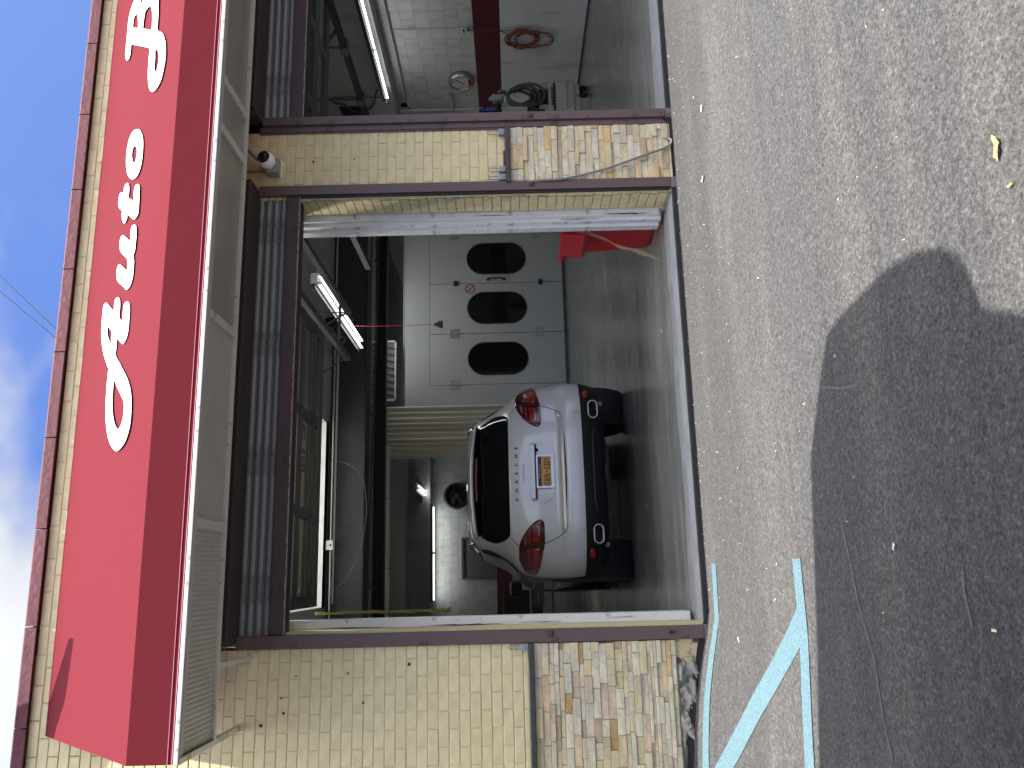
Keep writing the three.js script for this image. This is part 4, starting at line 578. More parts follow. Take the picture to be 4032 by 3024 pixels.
// ------------------------------------------------------------------ second bay: clock, outlet, coil, dust extractor
{ const t = thing('wall_clock', 'round wall clock with a chrome rim and a red segment in the second bay', 'clock', [8.04, 1.86, -5.95], -Math.PI / 2); // its face looks along -x
  const R = 0.19; part('rim', [new THREE.LatheGeometry([[R - 0.02, 0.0], [R + 0.015, 0.0], [R + 0.02, 0.04], [R + 0.005, 0.085], [R - 0.015, 0.09], [R - 0.02, 0.07]].map((p) => new THREE.Vector2(...p)), 48).rotateX(Math.PI / 2)], mat(0.45, 0.44, 0.40, 0.3, 0.8), t);
  part('dial', new THREE.CircleGeometry(R - 0.012, 48).translate(0, 0, 0.06), mat(0.66, 0.66, 0.68, 0.5), t);
  { const s = []; for (let i = 0; i <= 20; i++) { const a = -2.45 + i / 20 * 1.75; s.push([Math.cos(a) * (R - 0.02), Math.sin(a) * (R - 0.02)]); } part('red_segment', extrude(s, 0.002).translate(0, 0, 0.061), mat(0.38, 0.02, 0.025, 0.5), t); }
  part('hand', [box(-0.006, 0.006, -0.03, 0.10, 0.064, 0.067).rotateZ(-0.7), box(-0.006, 0.006, -0.02, 0.07, 0.064, 0.067).rotateZ(2.5)], mDark, t);
  part('numeral', [box(-0.01, 0.01, 0.12, 0.15, 0.0605, 0.062), box(-0.14, -0.11, -0.01, 0.01, 0.0605, 0.062), box(0.11, 0.14, -0.01, 0.01, 0.0605, 0.062)], mat(0.25, 0.1, 0.1, 0.6), t);
}
{ const t = thing('wall_outlet', 'grey outlet box with a plugged cable on the wall of the second bay', 'outlet box', [8.04, 1.73, -4.72]); part('box', box(-0.05, 0.0, -0.045, 0.045, -0.06, 0.06, 0.005), mPlasticWhite, t); part('socket', [box(-0.054, -0.05, -0.03, 0.03, -0.04, -0.005), box(-0.054, -0.05, -0.03, 0.03, 0.005, 0.04)], mDark, t); part('plug', box(-0.09, -0.05, -0.03, 0.0, 0.01, 0.04, 0.006), mPlasticWhite, t); part('lead', tube([[-0.08, -0.01, 0.03], [-0.1, -0.07, 0.07], [-0.07, -0.02, 0.1], [-0.02, 0.06, 0.05]], 0.006, 24, 6), mBlackPlastic, t); part('conduit', tube([[-0.012, 0.045, 0.0], [-0.012, 0.7, 0.0], [-0.012, 1.18, 0.0]], 0.01, 16, 8), mBlock, t); part('drop_lead', tube([[-0.03, -0.04, -0.02], [-0.035, -0.3, -0.02], [-0.04, -0.64, -0.03]], 0.005, 20, 6), mTrack, t); }
{ const t = thing('cable_coil', 'coil of orange brown extension cable hanging on the wall of the second bay', 'cable coil', [7.99, 0.86, -4.88]); const r = rngOf(51), loops = [];
  for (let i = 0; i < 11; i++) { const a = 0.19 + 0.06 * r(), b = 0.14 + 0.07 * r(), cx = 0.05 * (r() - 0.5), cy = 0.04 * (r() - 0.5) + (i > 8 ? -0.12 : 0.05), p = []; for (let k = 0; k < 14; k++) { const q = k / 14 * Math.PI * 2; p.push([-0.02 - 0.045 * r(), cy + Math.sin(q) * (i > 8 ? a + 0.06 : a), cx + Math.cos(q) * b]); } loops.push(tube(p, 0.0095, 70, 6, true)); }
  part('loops', loops, mat(0.22, 0.055, 0.022, 0.5), t); part('hook', tube([[0.03, 0.27, 0], [-0.04, 0.24, 0], [-0.07, 0.27, 0]], 0.008, 12, 6), mSteel, t); part('lead', tube([[-0.02, 0.2, 0.0], [0.0, 0.29, 0.08], [0.01, 0.36, 0.12]], 0.006, 14, 6), mTrack, t); }
{ // dust extractor cart with hose, tool post and bottle
  const t = thing('dust_extractor', 'white dust extractor cart with a grey coiled hose and a blue bottle on top', 'dust extractor', [7.15, 0, -5.25]);
  const cream = mat(0.56, 0.54, 0.47, 0.45, 0, gWear);
  part('body', [box(-0.24, 0.22, 0.17, 0.46, -0.2, 0.2, 0.03), box(-0.20, 0.19, 0.10, 0.2, -0.17, 0.17, 0.02)], cream, t); part('body_seam', box(-0.245, 0.225, 0.462, 0.474, -0.205, 0.205), mDark, t);
  part('lid', box(-0.24, 0.22, 0.474, 0.56, -0.2, 0.2, 0.03), cream, t); for (let i = 0; i < 6; i++) part('vent_slot', box(-0.16 + i * 0.05, -0.13 + i * 0.05, 0.485, 0.52, 0.2, 0.204), mDark, t);
  part('front_rib', box(-0.24, 0.22, 0.29, 0.33, 0.19, 0.225, 0.008), cream, t);
  part('handle', [tube([[-0.17, 0.55, 0.12], [-0.14, 0.64, 0.14], [0, 0.67, 0.15], [0.14, 0.64, 0.14], [0.17, 0.55, 0.12]], 0.03, 24, 10)], mBlackPlastic, t); part('clip', [box(0.13, 0.2, 0.55, 0.69, 0.1, 0.17, 0.01), box(-0.22, -0.13, 0.55, 0.69, 0.1, 0.17, 0.01), box(-0.22, 0.2, 0.64, 0.67, 0.11, 0.14, 0.004)], cream, t);
  part('head', box(-0.16, 0.18, 0.56, 0.82, -0.18, 0.1, 0.03), mBlackPlastic, t);
  for (const [x, z, d] of [[0.25, -0.1, 0.13], [-0.25, -0.1, 0.13]]) part('wheel', [cyl([x - 0.03, d, z], [x + 0.03, d, z], d - 0.012, d - 0.012, 28), new THREE.TorusGeometry(d - 0.03, 0.03, 8, 28).rotateY(Math.PI / 2).translate(x, d, z)], mRubber, t);
  for (const x of [-0.02, 0.1]) part('castor', [cyl([x - 0.015, 0.045, 0.19], [x + 0.015, 0.045, 0.19], 0.045, 0.045, 16), box(x - 0.008, x + 0.008, 0.045, 0.11, 0.17, 0.2)], mRubber, t);
  part('post', [cyl([-0.07, 0.8, 0.0], [-0.07, 1.30, 0.0], 0.022), cyl([0.0, 0.8, -0.02], [0.0, 1.28, -0.02], 0.012)], mGalv, t); part('collar', [box(-0.12, -0.02, 1.24, 1.30, -0.05, 0.05, 0.01), box(-0.12, 0.0, 0.78, 0.86, -0.05, 0.05, 0.01)], mBlackPlastic, t);
  part('bottle', [cyl([-0.12, 1.3, 0.04], [-0.12, 1.5, 0.04], 0.043, 0.043, 20), cyl([-0.12, 1.5, 0.04], [-0.12, 1.56, 0.04], 0.028, 0.022, 16)], mat(0.018, 0.028, 0.30, 0.25), t); part('bottle_label', cyl([-0.12, 1.34, 0.04], [-0.12, 1.46, 0.04], 0.0436, 0.0436, 20), mat(0.09, 0.08, 0.30, 0.5), t);
  part('tool', [box(0.02, 0.12, 1.2, 1.36, -0.04, 0.06, 0.01), extrude([[0, 0], [0.09, 0.02], [0.02, 0.09], [0, 0.09]], 0.04, 0.004).translate(0.05, 1.33, 0)], mat(0.42, 0.43, 0.43, 0.5), t); part('disc', cyl([0.15, 1.22, 0.02], [0.17, 1.22, 0.02], 0.07, 0.07, 20), mSteel, t); part('bag', new THREE.SphereGeometry(0.11, 18, 12).scale(1, 1.5, 1).translate(-0.25, 1.42, 0), mat(0.012, 0.03, 0.024, 0.7), t); part('green_clip', box(-0.015, 0.075, 1.2, 1.235, 0.05, 0.07, 0.004), mat(0.05, 0.22, 0.07, 0.5), t);
  part('shelf', [box(-0.28, 0.0, 1.27, 1.285, -0.12, 0.12), box(-0.30, -0.27, 0.98, 1.28, -0.02, 0.02)], mBlackPlastic, t); part('yellow_grip', cyl([-0.22, 1.28, 0.08], [-0.22, 1.36, 0.08], 0.03, 0.03), mat(0.42, 0.27, 0.05, 0.6), t);
  const hs = [], r = rngOf(91); for (let i = 0; i < 4; i++) { const R = 0.15 + 0.026 * i, p = [], cy = 0.98 - 0.035 * i; for (let k = 0; k < 12; k++) { const a = k / 12 * 6.283; p.push([-0.02 + 0.75 * R * Math.cos(a), cy + R * 1.15 * Math.sin(a), 0.17 + 0.03 * i * 0.8 + 0.02 * Math.sin(a * 2 + i)]); } hs.push(tube(p, 0.021, 90, 8, true)); }
  part('hose', hs, mat(0.075, 0.075, 0.07, 0.55), t); part('hose_end', [tube([[-0.2, 0.8, 0.22], [-0.27, 0.7, 0.24], [-0.25, 0.62, 0.2]], 0.02, 12, 8), cyl([0.05, 1.06, 0.2], [0.1, 0.9, 0.22], 0.02, 0.012)], mBlackPlastic, t); part('gauge', cyl([0.0, 0.96, 0.19], [0.0, 1.07, 0.2], 0.018, 0.01), mAlu, t);
}
{ const t = thing('wall_conduits', 'cables and a grey conduit run crossing the far end of the second bay wall', 'conduit pipe'); part('conduit', [tube([[7.99, 3.3, -6.72], [7.99, 2.0, -6.72], [7.99, 0.3, -6.72]], 0.022, 20, 8), tube([[8.0, 2.05, -6.3], [8.0, 2.05, -7.2]], 0.03, 6, 8)], mBlock, t); part('junction', cyl([8.04, 2.82, -6.55], [7.98, 2.82, -6.55], 0.07, 0.07, 20), mPlasticWhite, t); part('cable', [tube([[7.7, 3.89, -5.85], [7.69, 3.85, -5.98], [7.69, 3.72, -6.03], [7.69, 3.64, -6.18], [7.69, 3.52, -6.25], [7.69, 3.39, -6.22], [7.69, 3.25, -6.06], [7.69, 3.17, -5.78], [7.7, 3.12, -5.66]], 0.014, 60, 8), tube([[7.7, 3.86, -5.86], [7.7, 3.48, -5.84], [7.7, 3.05, -5.9]], 0.008, 30, 6)], mTrack, t); part('hole', box(7.705, 7.7195, 3.38, 3.8, -6.45, -6.13), mDark, t); }

// ------------------------------------------------------------------ red bin with the strip of film, inside the jamb
{ const t = thing('red_bin', 'worn red plastic bin with a big collar standing just inside the right jamb', 'bin', [3.34, 0, -0.82], 0.06);
  const m = mat(0.52, 0.022, 0.03, 0.35, 0, { map: rep(texWear, 3), bumpMap: rep(texRough, 4), bumpScale: 0.0015 });
  const tub = (w0, w1, y0, y1, rr) => { const g = new RoundedBoxGeometry(1, y1 - y0, 1, 4, 0.06), p = g.attributes.position; for (let i = 0; i < p.count; i++) { const k = (p.getY(i) + (y1 - y0) / 2) / (y1 - y0), w = lerp(w0, w1, k); p.setXYZ(i, p.getX(i) * w, p.getY(i), p.getZ(i) * w); } g.computeVertexNormals(); return g.translate(0, (y0 + y1) / 2, 0); };
  part('tub', tub(0.45, 0.50, 0.0, 0.56), m, t); part('collar', tub(0.54, 0.58, 0.54, 0.745), m, t); part('rim', [box(-0.30, 0.30, 0.735, 0.775, 0.25, 0.30, 0.01), box(-0.305, -0.255, 0.735, 0.775, -0.30, 0.30, 0.01), box(0.25, 0.30, 0.735, 0.775, -0.30, 0.30, 0.01)], m, t);
  part('spout', extrude([[0, 0], [-0.085, 0.05], [-0.06, 0.215], [0, 0.19]], 0.36, 0.008).translate(-0.265, 0.555, -0.1), m, t);
  part('rim_scuff', [box(-0.308, -0.29, 0.742, 0.77, 0.1, 0.24, 0.004), box(-0.32, -0.29, 0.70, 0.708, 0.16, 0.262, 0.002)], mat(0.6, 0.5, 0.46, 0.6), t);
}
{ const f = fbmTile(6, 3, 4, 911), c = new THREE.CatmullRomCurve3([V3(3.16, 0.78, -0.58), V3(3.11, 0.74, -0.555), V3(3.03, 0.56, -0.525), V3(2.955, 0.42, -0.5), V3(2.905, 0.34, -0.5), V3(2.87, 0.22, -0.5), V3(2.82, 0.1, -0.5), V3(2.78, 0.012, -0.51), V3(2.755, 0.008, -0.52)]);
  const g = grid(8, 70, (u, v) => { const p = c.getPoint(v), a = 1.1 + 2.4 * Math.sin(v * 7) * 0.5 + 0.8 * f(v, 0.2), w = 0.015 * (0.8 + 0.7 * f(v * 2, 0.6)); const q = (u - 0.5) * w * 2; return [p.x + q * Math.cos(a), Math.max(0.006, p.y + q * 0.55 + 0.008 * Math.sin(u * 9 + v * 30)), p.z + q * Math.sin(a), u * 0.05, v]; });
  single('plastic_film', g, mTape, 'crinkled strip of clear amber film trailing from the red bin to the floor', 'film strip'); }

// ------------------------------------------------------------------ the car
{
  const t = thing('parked_car', 'light silver grey suv parked nose in, seen from behind, yellow licence plate', 'car', [1.335, 0, -3.28], 0.05);
  const paint = phys(0.70, 0.71, 0.715, 0.3, { metalness: 0.1, clearcoat: 1, clearcoatRoughness: 0.04 });
  const trim = mat(0.009, 0.009, 0.01, 0.6), gloss = mBlackGlass, chrome = mat(0.75, 0.75, 0.77, 0.12, 1);
  // levels: y, half width, rear z, rear corner depth, front z
  const LV = [[0.30, 0.86, 0.86, 0.5, -3.55], [0.36, 0.92, 0.95, 0.55, -3.7], [0.44, 0.95, 1.01, 0.6, -3.78], [0.53, 0.965, 1.045, 0.62, -3.82], [0.60, 0.972, 1.055, 0.64, -3.83], [0.68, 0.976, 1.045, 0.66, -3.82], [0.725, 0.976, 1.02, 0.66, -3.80], [0.76, 0.974, 0.99, 0.66, -3.78], [0.85, 0.970, 0.968, 0.66, -3.70], [0.95, 0.962, 0.948, 0.66, -3.55], [1.05, 0.946, 0.925, 0.66, -3.0], [1.12, 0.918, 0.908, 0.66, -2.4], [1.18, 0.872, 0.892, 0.64, -2.0], [1.24, 0.815, 0.872, 0.62, -1.88], [1.30, 0.775, 0.815, 0.58, -1.76], [1.38, 0.74, 0.735, 0.55, -1.58], [1.46, 0.708, 0.655, 0.52, -1.36], [1.54, 0.675, 0.575, 0.48, -1.12], [1.60, 0.642, 0.50, 0.46, -0.92], [1.645, 0.598, 0.42, 0.45, -0.75], [1.675, 0.52, 0.30, 0.40, -0.55], [1.692, 0.38, 0.10, 0.3, -0.38], [1.698, 0.2, -0.05, 0.2, -0.25], [1.70, 0.02, -0.10, 0.05, -0.18]];
  const lv = (y, k) => { let i = 0; while (i < LV.length - 2 && LV[i + 1][0] < y) i++; const p0 = LV[Math.max(0, i - 1)], p1 = LV[i], p2 = LV[i + 1], p3 = LV[Math.min(LV.length - 1, i + 2)], h = p2[0] - p1[0], u = clamp((y - p1[0]) / h); const m1 = (p2[k] - p0[k]) / Math.max(1e-6, p2[0] - p0[0]) * h, m2 = (p3[k] - p1[k]) / Math.max(1e-6, p3[0] - p1[0]) * h; const u2 = u * u, u3 = u2 * u; return (2 * u3 - 3 * u2 + 1) * p1[k] + (u3 - 2 * u2 + u) * m1 + (-2 * u3 + 3 * u2) * p2[k] + (u3 - u2) * m2; };
  const EX = 3.0;
  const contour = (y, a) => { // a in 0..1 round the car from the rear middle to the right side, the nose, the left side and back
    const w = lv(y, 1), zr = lv(y, 2), D = Math.min(lv(y, 3), zr - lv(y, 4) > 0.3 ? lv(y, 3) : 0.05), zf = lv(y, 4), s = a <= 0.5 ? 1 : -1, q = (a <= 0.5 ? a : 1 - a) * 2; // q 0 rear .. 1 front
    if (q < 0.45) { const th = q / 0.45 * Math.PI / 2; const sx = Math.pow(Math.sin(th), 2 / EX), cz = Math.pow(Math.max(0, Math.cos(th)), 2 / EX); return [s * w * sx, y, zr - D + D * cz]; }
    if (q < 0.7) { const k = (q - 0.45) / 0.25, F = Math.min(0.7, (zr - zf) * 0.4); return [s * w, y, lerp(zr - D, zf + F, k)]; }
    const th = (q - 0.7) / 0.3 * Math.PI / 2, F = Math.min(0.7, (zr - zf) * 0.4); return [s * w * Math.pow(Math.max(0, Math.cos(th)), 2 / 2.6), y, zf + F - F * Math.pow(Math.sin(th), 2 / 2.6)];
  };
  const loft = (y0, y1, nv, out = 0) => grid(240, nv, (u, v) => { const y = lerp(y0, y1, v), p = contour(y, u); return [p[0] * (1 + out), p[1], p[2] + (p[2] > -1 ? out : -out), u * 8, y]; });
  const flip = (g) => { const ix = g.index.array; for (let i = 0; i < ix.length; i += 3) { const q = ix[i]; ix[i] = ix[i + 1]; ix[i + 1] = q; } g.computeVertexNormals(); return g; };
  const closeSeam = (g) => { const m = mergeVertices(g.deleteAttribute('uv') ?? g, 1e-4); m.computeVertexNormals(); return uvBoxSoft(m); };
  function uvBoxSoft(g) { const p = g.attributes.position, uv = new Float32Array(p.count * 2); for (let i = 0; i < p.count; i++) { uv[i * 2] = p.getX(i); uv[i * 2 + 1] = p.getY(i) + p.getZ(i); } g.setAttribute('uv', new THREE.BufferAttribute(uv, 2)); return g; }
  part('body', closeSeam(flip(loft(0.535, 1.70, 70))), paint, t);
  part('lower_cladding', closeSeam(flip(loft(0.30, 0.534, 12, 0.002))), trim, t);
  part('floor_pan', box(-0.8, 0.8, 0.29, 0.33, -3.4, 0.35), mDark, t);
  const ZR = (x, y) => { const w = lv(y, 1), D = lv(y, 3), k = Math.min(0.9995, Math.abs(x) / w); return lv(y, 2) - D + D * Math.pow(1 - Math.pow(k, EX), 1 / EX); };
  const NR = (x, y) => { const e = 0.004, dx = (ZR(x + e, y) - ZR(x - e, y)) / (2 * e), dy = (ZR(x, y + e) - ZR(x, y - e)) / (2 * e); return V3(-dx, -dy, 1).normalize(); };
  const onRear = (x, y, off) => { const n = NR(x, y); return [x + n.x * off, y + n.y * off, ZR(x, y) + n.z * off]; };
  const patchRear = (rows, off, nu = 24, sub = 6) => { // rows: y, x left, x right
    const C = (k, v) => { const f = v * (rows.length - 1), i = Math.min(rows.length - 2, Math.floor(f)), u = f - i, s = (j) => rows[clamp(j, 0, rows.length - 1)][k], m1 = (s(i + 1) - s(i - 1)) / 2, m2 = (s(i + 2) - s(i)) / 2; if (k === 0) return lerp(s(i), s(i + 1), u); return (2 * u ** 3 - 3 * u * u + 1) * s(i) + (u ** 3 - 2 * u * u + u) * m1 + (-2 * u ** 3 + 3 * u * u) * s(i + 1) + (u ** 3 - u * u) * m2; };
    return grid(nu, (rows.length - 1) * sub, (u, v) => { const y = C(0, v), x = lerp(C(1, v), C(2, v), u), e = Math.min(u, 1 - u, v, 1 - v) < 0.001 ? off * 0.2 : off, p = onRear(x, y, e); return [...p, x, y]; });
  };
  const stripRear = (pts, w, off) => { const c = new THREE.CatmullRomCurve3(pts.map(([x, y]) => V3(x, y, 0)), false, 'centripetal'); return grid(2, 80, (u, v) => { const p = c.getPoint(v), d = c.getTangent(v), q = (u - 0.5) * w; return [...onRear(p.x - d.y * q, p.y + d.x * q, off), u, v]; }); };
  // rear window, spoiler, brake light, wiper
  part('rear_window', patchRear([[1.243, -0.555, 0.555], [1.25, -0.585, 0.585], [1.28, -0.605, 0.605], [1.36, -0.622, 0.622], [1.42, -0.615, 0.615], [1.48, -0.585, 0.585], [1.54, -0.545, 0.545], [1.585, -0.52, 0.52], [1.607, -0.50, 0.50]], 0.006, 40), gloss, t);
  part('window_edge', [stripRear([[-0.575, 1.245], [-0.61, 1.29], [-0.626, 1.37], [-0.612, 1.43], [-0.555, 1.53]], 0.012, 0.004), stripRear([[0.575, 1.245], [0.61, 1.29], [0.626, 1.37], [0.612, 1.43], [0.555, 1.53]], 0.012, 0.004)], mRubber, t);
  part('roof_spoiler', grid(40, 12, (u, v) => { const x = lerp(-0.565, 0.565, u), c = 0.11 * (x / 0.565) ** 2, P = [[0.50, 1.585], [0.585, 1.598], [0.625, 1.606], [0.633, 1.618], [0.612, 1.632], [0.50, 1.652], [0.36, 1.672], [0.2, 1.688]], f = v * (P.length - 1), i = Math.min(P.length - 2, Math.floor(f)), k = f - i, e = Math.abs(x) > 0.52 ? (Math.abs(x) - 0.52) / 0.045 : 0; return [x, lerp(P[i][1], P[i + 1][1], k) - c * 0.35 - 0.006 * e, lerp(P[i][0], P[i + 1][0], k) - c - 0.03 * e]; }), paint, t);
  part('spoiler_underside', grid(40, 2, (u, v) => { const x = lerp(-0.55, 0.55, u), c = 0.11 * (x / 0.565) ** 2; return [x, lerp(1.572, 1.6, v) - c * 0.35, lerp(0.515, 0.615, v) - c]; }), trim, t);
  part('high_brake_light', grid(20, 1, (u, v) => { const x = lerp(-0.215, 0.215, u), c = 0.11 * (x / 0.565) ** 2; return [x, lerp(1.566, 1.584, v) - c * 0.35, lerp(0.585, 0.592, v) - c]; }), phys(0.20, 0.012, 0.016, 0.3, { clearcoat: 1 }), t);
  // tailgate gap, chrome strip, handle bar and plate recess
  const gap = mat(0.03, 0.03, 0.032, 0.8);
  part('panel_gap', [stripRear([[-0.578, 0.735], [-0.60, 0.765], [-0.64, 0.84], [-0.672, 0.925]], 0.007, 0.0015), stripRear([[0.578, 0.735], [0.60, 0.765], [0.64, 0.84], [0.672, 0.925]], 0.007, 0.0015), stripRear([[-0.60, 1.235], [-0.64, 1.20], [-0.69, 1.155]], 0.005, 0.0015), stripRear([[0.60, 1.235], [0.64, 1.20], [0.69, 1.155]], 0.005, 0.0015), stripRear([[-0.58, 0.728], [-0.3, 0.708], [0, 0.702], [0.3, 0.708], [0.58, 0.728]], 0.010, 0.0015)], gap, t);
  part('chrome_strip', patchRear([[0.708, -0.555, 0.555], [0.718, -0.567, 0.567], [0.732, -0.572, 0.572], [0.746, -0.568, 0.568], [0.752, -0.56, 0.56]], 0.012, 60), mat(0.85, 0.85, 0.86, 0.28, 0.55), t);
  part('handle_bar', patchRear([[0.985, -0.262, 0.272], [0.992, -0.275, 0.285], [1.008, -0.277, 0.287], [1.022, -0.27, 0.28], [1.03, -0.245, 0.255]], 0.045, 40), paint, t);
  part('handle_shadow_lip', patchRear([[0.974, -0.262, 0.272], [0.984, -0.268, 0.278]], 0.03, 30, 2), gap, t);
  part('plate_recess_rim', [stripRear([[-0.30, 0.97], [-0.272, 0.88], [-0.235, 0.835], [-0.18, 0.818], [0, 0.812], [0.18, 0.818], [0.235, 0.835], [0.272, 0.88], [0.30, 0.97]], 0.018, 0.012)], paint, t);
  part('camera_eye', new THREE.SphereGeometry(0.014, 14, 10).translate(0.215, 0.972, ZR(0.215, 0.972) + 0.018), mBlackGlass, t);
  { // plate
    const cv = document.createElement('canvas'); cv.width = 512; cv.height = 256; const c = cv.getContext('2d');
    c.fillStyle = '#e0a138'; c.fillRect(0, 0, 512, 256); c.fillStyle = '#23254a'; c.fillRect(0, 0, 512, 62); c.fillStyle = '#d9a23e'; c.font = 'bold 44px serif'; c.textAlign = 'center'; c.fillText('NEW YORK', 256, 48);
    c.fillStyle = '#1b1a2c'; c.font = 'bold 132px sans-serif'; c.save(); c.translate(116, 214); c.scale(0.72, 1.12); c.fillText('GBN', 0, 0); c.restore(); c.save(); c.translate(384, 214); c.scale(0.72, 1.12); c.fillText('6301', 0, 0); c.restore();
    c.beginPath(); c.moveTo(222, 160); c.lineTo(236, 140); c.lineTo(258, 138); c.lineTo(262, 160); c.lineTo(272, 172); c.lineTo(254, 170); c.lineTo(246, 162); c.closePath(); c.fill();
    const tx = new THREE.CanvasTexture(cv); tx.colorSpace = THREE.SRGBColorSpace; const y0 = 0.897, z = ZR(0, 0.9) + 0.016;
    const P = new THREE.PlaneGeometry(0.29, 0.142); P.rotateX(-0.1).translate(0, y0, z + 0.004); part('licence_plate', P, mat(1, 1, 1, 0.45, 0, { map: tx }), t);
    const F = extrude([[-0.16, -0.083], [0.16, -0.083], [0.16, 0.083], [-0.16, 0.083]], 0.008, 0.002, [[[-0.143, -0.058], [-0.143, 0.07], [0.143, 0.07], [0.143, -0.058]]]); F.rotateX(-0.1).translate(0, y0, z + 0.001); part('plate_frame', F, mat(0.62, 0.62, 0.63, 0.25, 0.7), t);
    for (const sx of [-0.148, 0.148]) for (const sy of [-0.07, 0.07]) part('plate_screw', cyl([sx, y0 + sy, z + 0.006], [sx, y0 + sy, z + 0.014], 0.007, 0.007, 10), chrome, t);
  }
  { // lettering on the tailgate
    const mL = mat(0.035, 0.035, 0.04, 0.35, 0.2), W = 'PORSCHE', gs = [];
    for (let i = 0; i < 7; i++) { const g = new TextGeometry(W[i], { font: fontBold, size: 0.029, depth: 0.003, curveSegments: 5 }); g.computeBoundingBox(); const bw = g.boundingBox.max.x - g.boundingBox.min.x; g.scale(1.35, 1, 1); g.translate(lerp(-0.268, 0.232, i / 6) - 0.0, 1.158, 0); const p = g.attributes.position; for (let k = 0; k < p.count; k++) p.setZ(k, p.getZ(k) + ZR(p.getX(k), p.getY(k)) + 0.001); gs.push(g); }
    part('maker_lettering', gs, mL, t);
    const g = new TextGeometry('Cayenne', { font: fontSerif, size: 0.03, depth: 0.002, curveSegments: 5 }); g.computeBoundingBox(); const k0 = 0.185 / g.boundingBox.max.x; g.scale(k0, 1, 1); const p = g.attributes.position; for (let k = 0; k < p.count; k++) { const y = p.getY(k) + 1.092, x = p.getX(k) - 0.1 + p.getY(k) * 0.35; p.setXYZ(k, x, y, p.getZ(k) + ZR(x, y) + 0.001); } part('model_lettering', g, mat(0.3, 0.3, 0.31, 0.25, 0.9), t);
  }
  // tail lamps
  const cells = makeTex(128, 128, (u, v) => { const a = Math.abs(Math.sin(u * 8 * Math.PI)), b = Math.abs(Math.sin(v * 8 * Math.PI)), k = 0.35 + 0.65 * smooth(0.1, 0.5, Math.min(a, b)); return [k, k * 0.9, k * 0.9]; });
  const lampRed = phys(0.34, 0.010, 0.012, 0.18, { clearcoat: 1, clearcoatRoughness: 0.03, map: rep(cells, 5) }), lampDark = phys(0.07, 0.004, 0.006, 0.12, { clearcoat: 1 }), lampClear = phys(0.42, 0.40, 0.40, 0.15, { clearcoat: 1, metalness: 0.5 });
  for (const s of [-1, 1]) {
    const R = (rows) => rows.map(([y, a, b]) => s > 0 ? [y, a, b] : [y, -b, -a]);
    const L = part('tail_lamp', patchRear(R([[0.918, 0.50, 0.66], [0.925, 0.47, 0.70], [0.945, 0.452, 0.79], [0.965, 0.45, 0.875], [0.99, 0.458, 0.925], [1.02, 0.475, 0.945], [1.05, 0.50, 0.942], [1.08, 0.53, 0.925], [1.11, 0.57, 0.895], [1.14, 0.62, 0.845], [1.162, 0.68, 0.79]]), 0.013, 36), lampDark, t);
    const sub = (name, rows, m, off) => { const q = mesh(name, patchRear(R(rows), off, 16), m, L); return q; };
    sub('lamp_segment', [[0.955, 0.475, 0.655], [1.0, 0.485, 0.66], [1.035, 0.51, 0.665]], lampRed, 0.0165); sub('lamp_segment', [[1.045, 0.53, 0.667], [1.075, 0.55, 0.675]], lampRed, 0.0165);
    sub('lamp_segment', [[0.96, 0.705, 0.84], [1.0, 0.70, 0.90], [1.04, 0.70, 0.915]], lampRed, 0.0165); sub('lamp_segment', [[1.05, 0.705, 0.91], [1.085, 0.72, 0.89]], lampRed, 0.0165);
    sub('reverse_lamp', [[0.962, 0.50, 0.60], [0.978, 0.495, 0.605]], lampClear, 0.0185); sub('indicator_lamp', [[1.082, 0.575, 0.67], [1.118, 0.615, 0.68]], mat(0.13, 0.09, 0.09, 0.25), 0.0165);
    mesh('lamp_gap', stripRear([[s * 0.673, 0.925], [s * 0.678, 1.0], [s * 0.682, 1.06], [s * 0.69, 1.155]], 0.012, 0.017), mRubber, L);
    part('rear_reflector', patchRear(R([[0.452, 0.755, 0.80], [0.465, 0.735, 0.815], [0.49, 0.735, 0.815], [0.503, 0.75, 0.80]]), 0.012, 12), phys(0.45, 0.012, 0.015, 0.25, { clearcoat: 1 }), t);
    { const o = stadium(0.185, 0.095, 6).map(([x, y]) => [x * 0.96, y]), i2 = stadium(0.168, 0.079, 6); const g = extrude(o, 0.11, 0.003, [i2.slice().reverse()]); g.translate(s * 0.60, 0.415, ZR(s * 0.6, 0.415) - 0.07); part('exhaust_tip', g, mat(0.45, 0.45, 0.46, 0.3, 0.9), t); const q = extrude(i2, 0.004).translate(s * 0.60, 0.415, ZR(s * 0.6, 0.415) - 0.03); part('exhaust_inside', q, mDark, t); }
    part('parking_sensor', new THREE.TorusGeometry(0.0165, 0.0013, 6, 28).translate(s * 0.565, 0.567, ZR(0.565, 0.567) + 0.002), gap, t);
    part('tow_eye', [new THREE.TorusGeometry(0.017, 0.008, 8, 16).translate(s * 0.69, 0.325, 0.82), box(s * 0.69 - 0.006, s * 0.69 + 0.006, 0.33, 0.38, 0.81, 0.83)], mSteel, t);
    // side glass, pillar line, mirror, arches
    const XS = (y, z) => { const w = lv(y, 1), D = lv(y, 3), zc = lv(y, 2) - D; if (z <= zc) return w; return w * Math.pow(Math.max(0.02, 1 - Math.pow(Math.min(1, (z - zc) / D), EX)), 1 / EX); };
    const side = (rows, off, n = 40) => { const g = grid(n, (rows.length - 1) * 5, (u, v) => { const f = v * (rows.length - 1), i = Math.min(rows.length - 2, Math.floor(f)), k = f - i, y = lerp(rows[i][0], rows[i + 1][0], k), z = lerp(lerp(rows[i][1], rows[i + 1][1], k), lerp(rows[i][2], rows[i + 1][2], k), u), x = XS(y, z); return [s * (x + off), y + off * 0.3, z + (z > lv(y, 2) - lv(y, 3) ? off * 0.4 : 0), z, y]; }); return s > 0 ? flip(g) : g; };
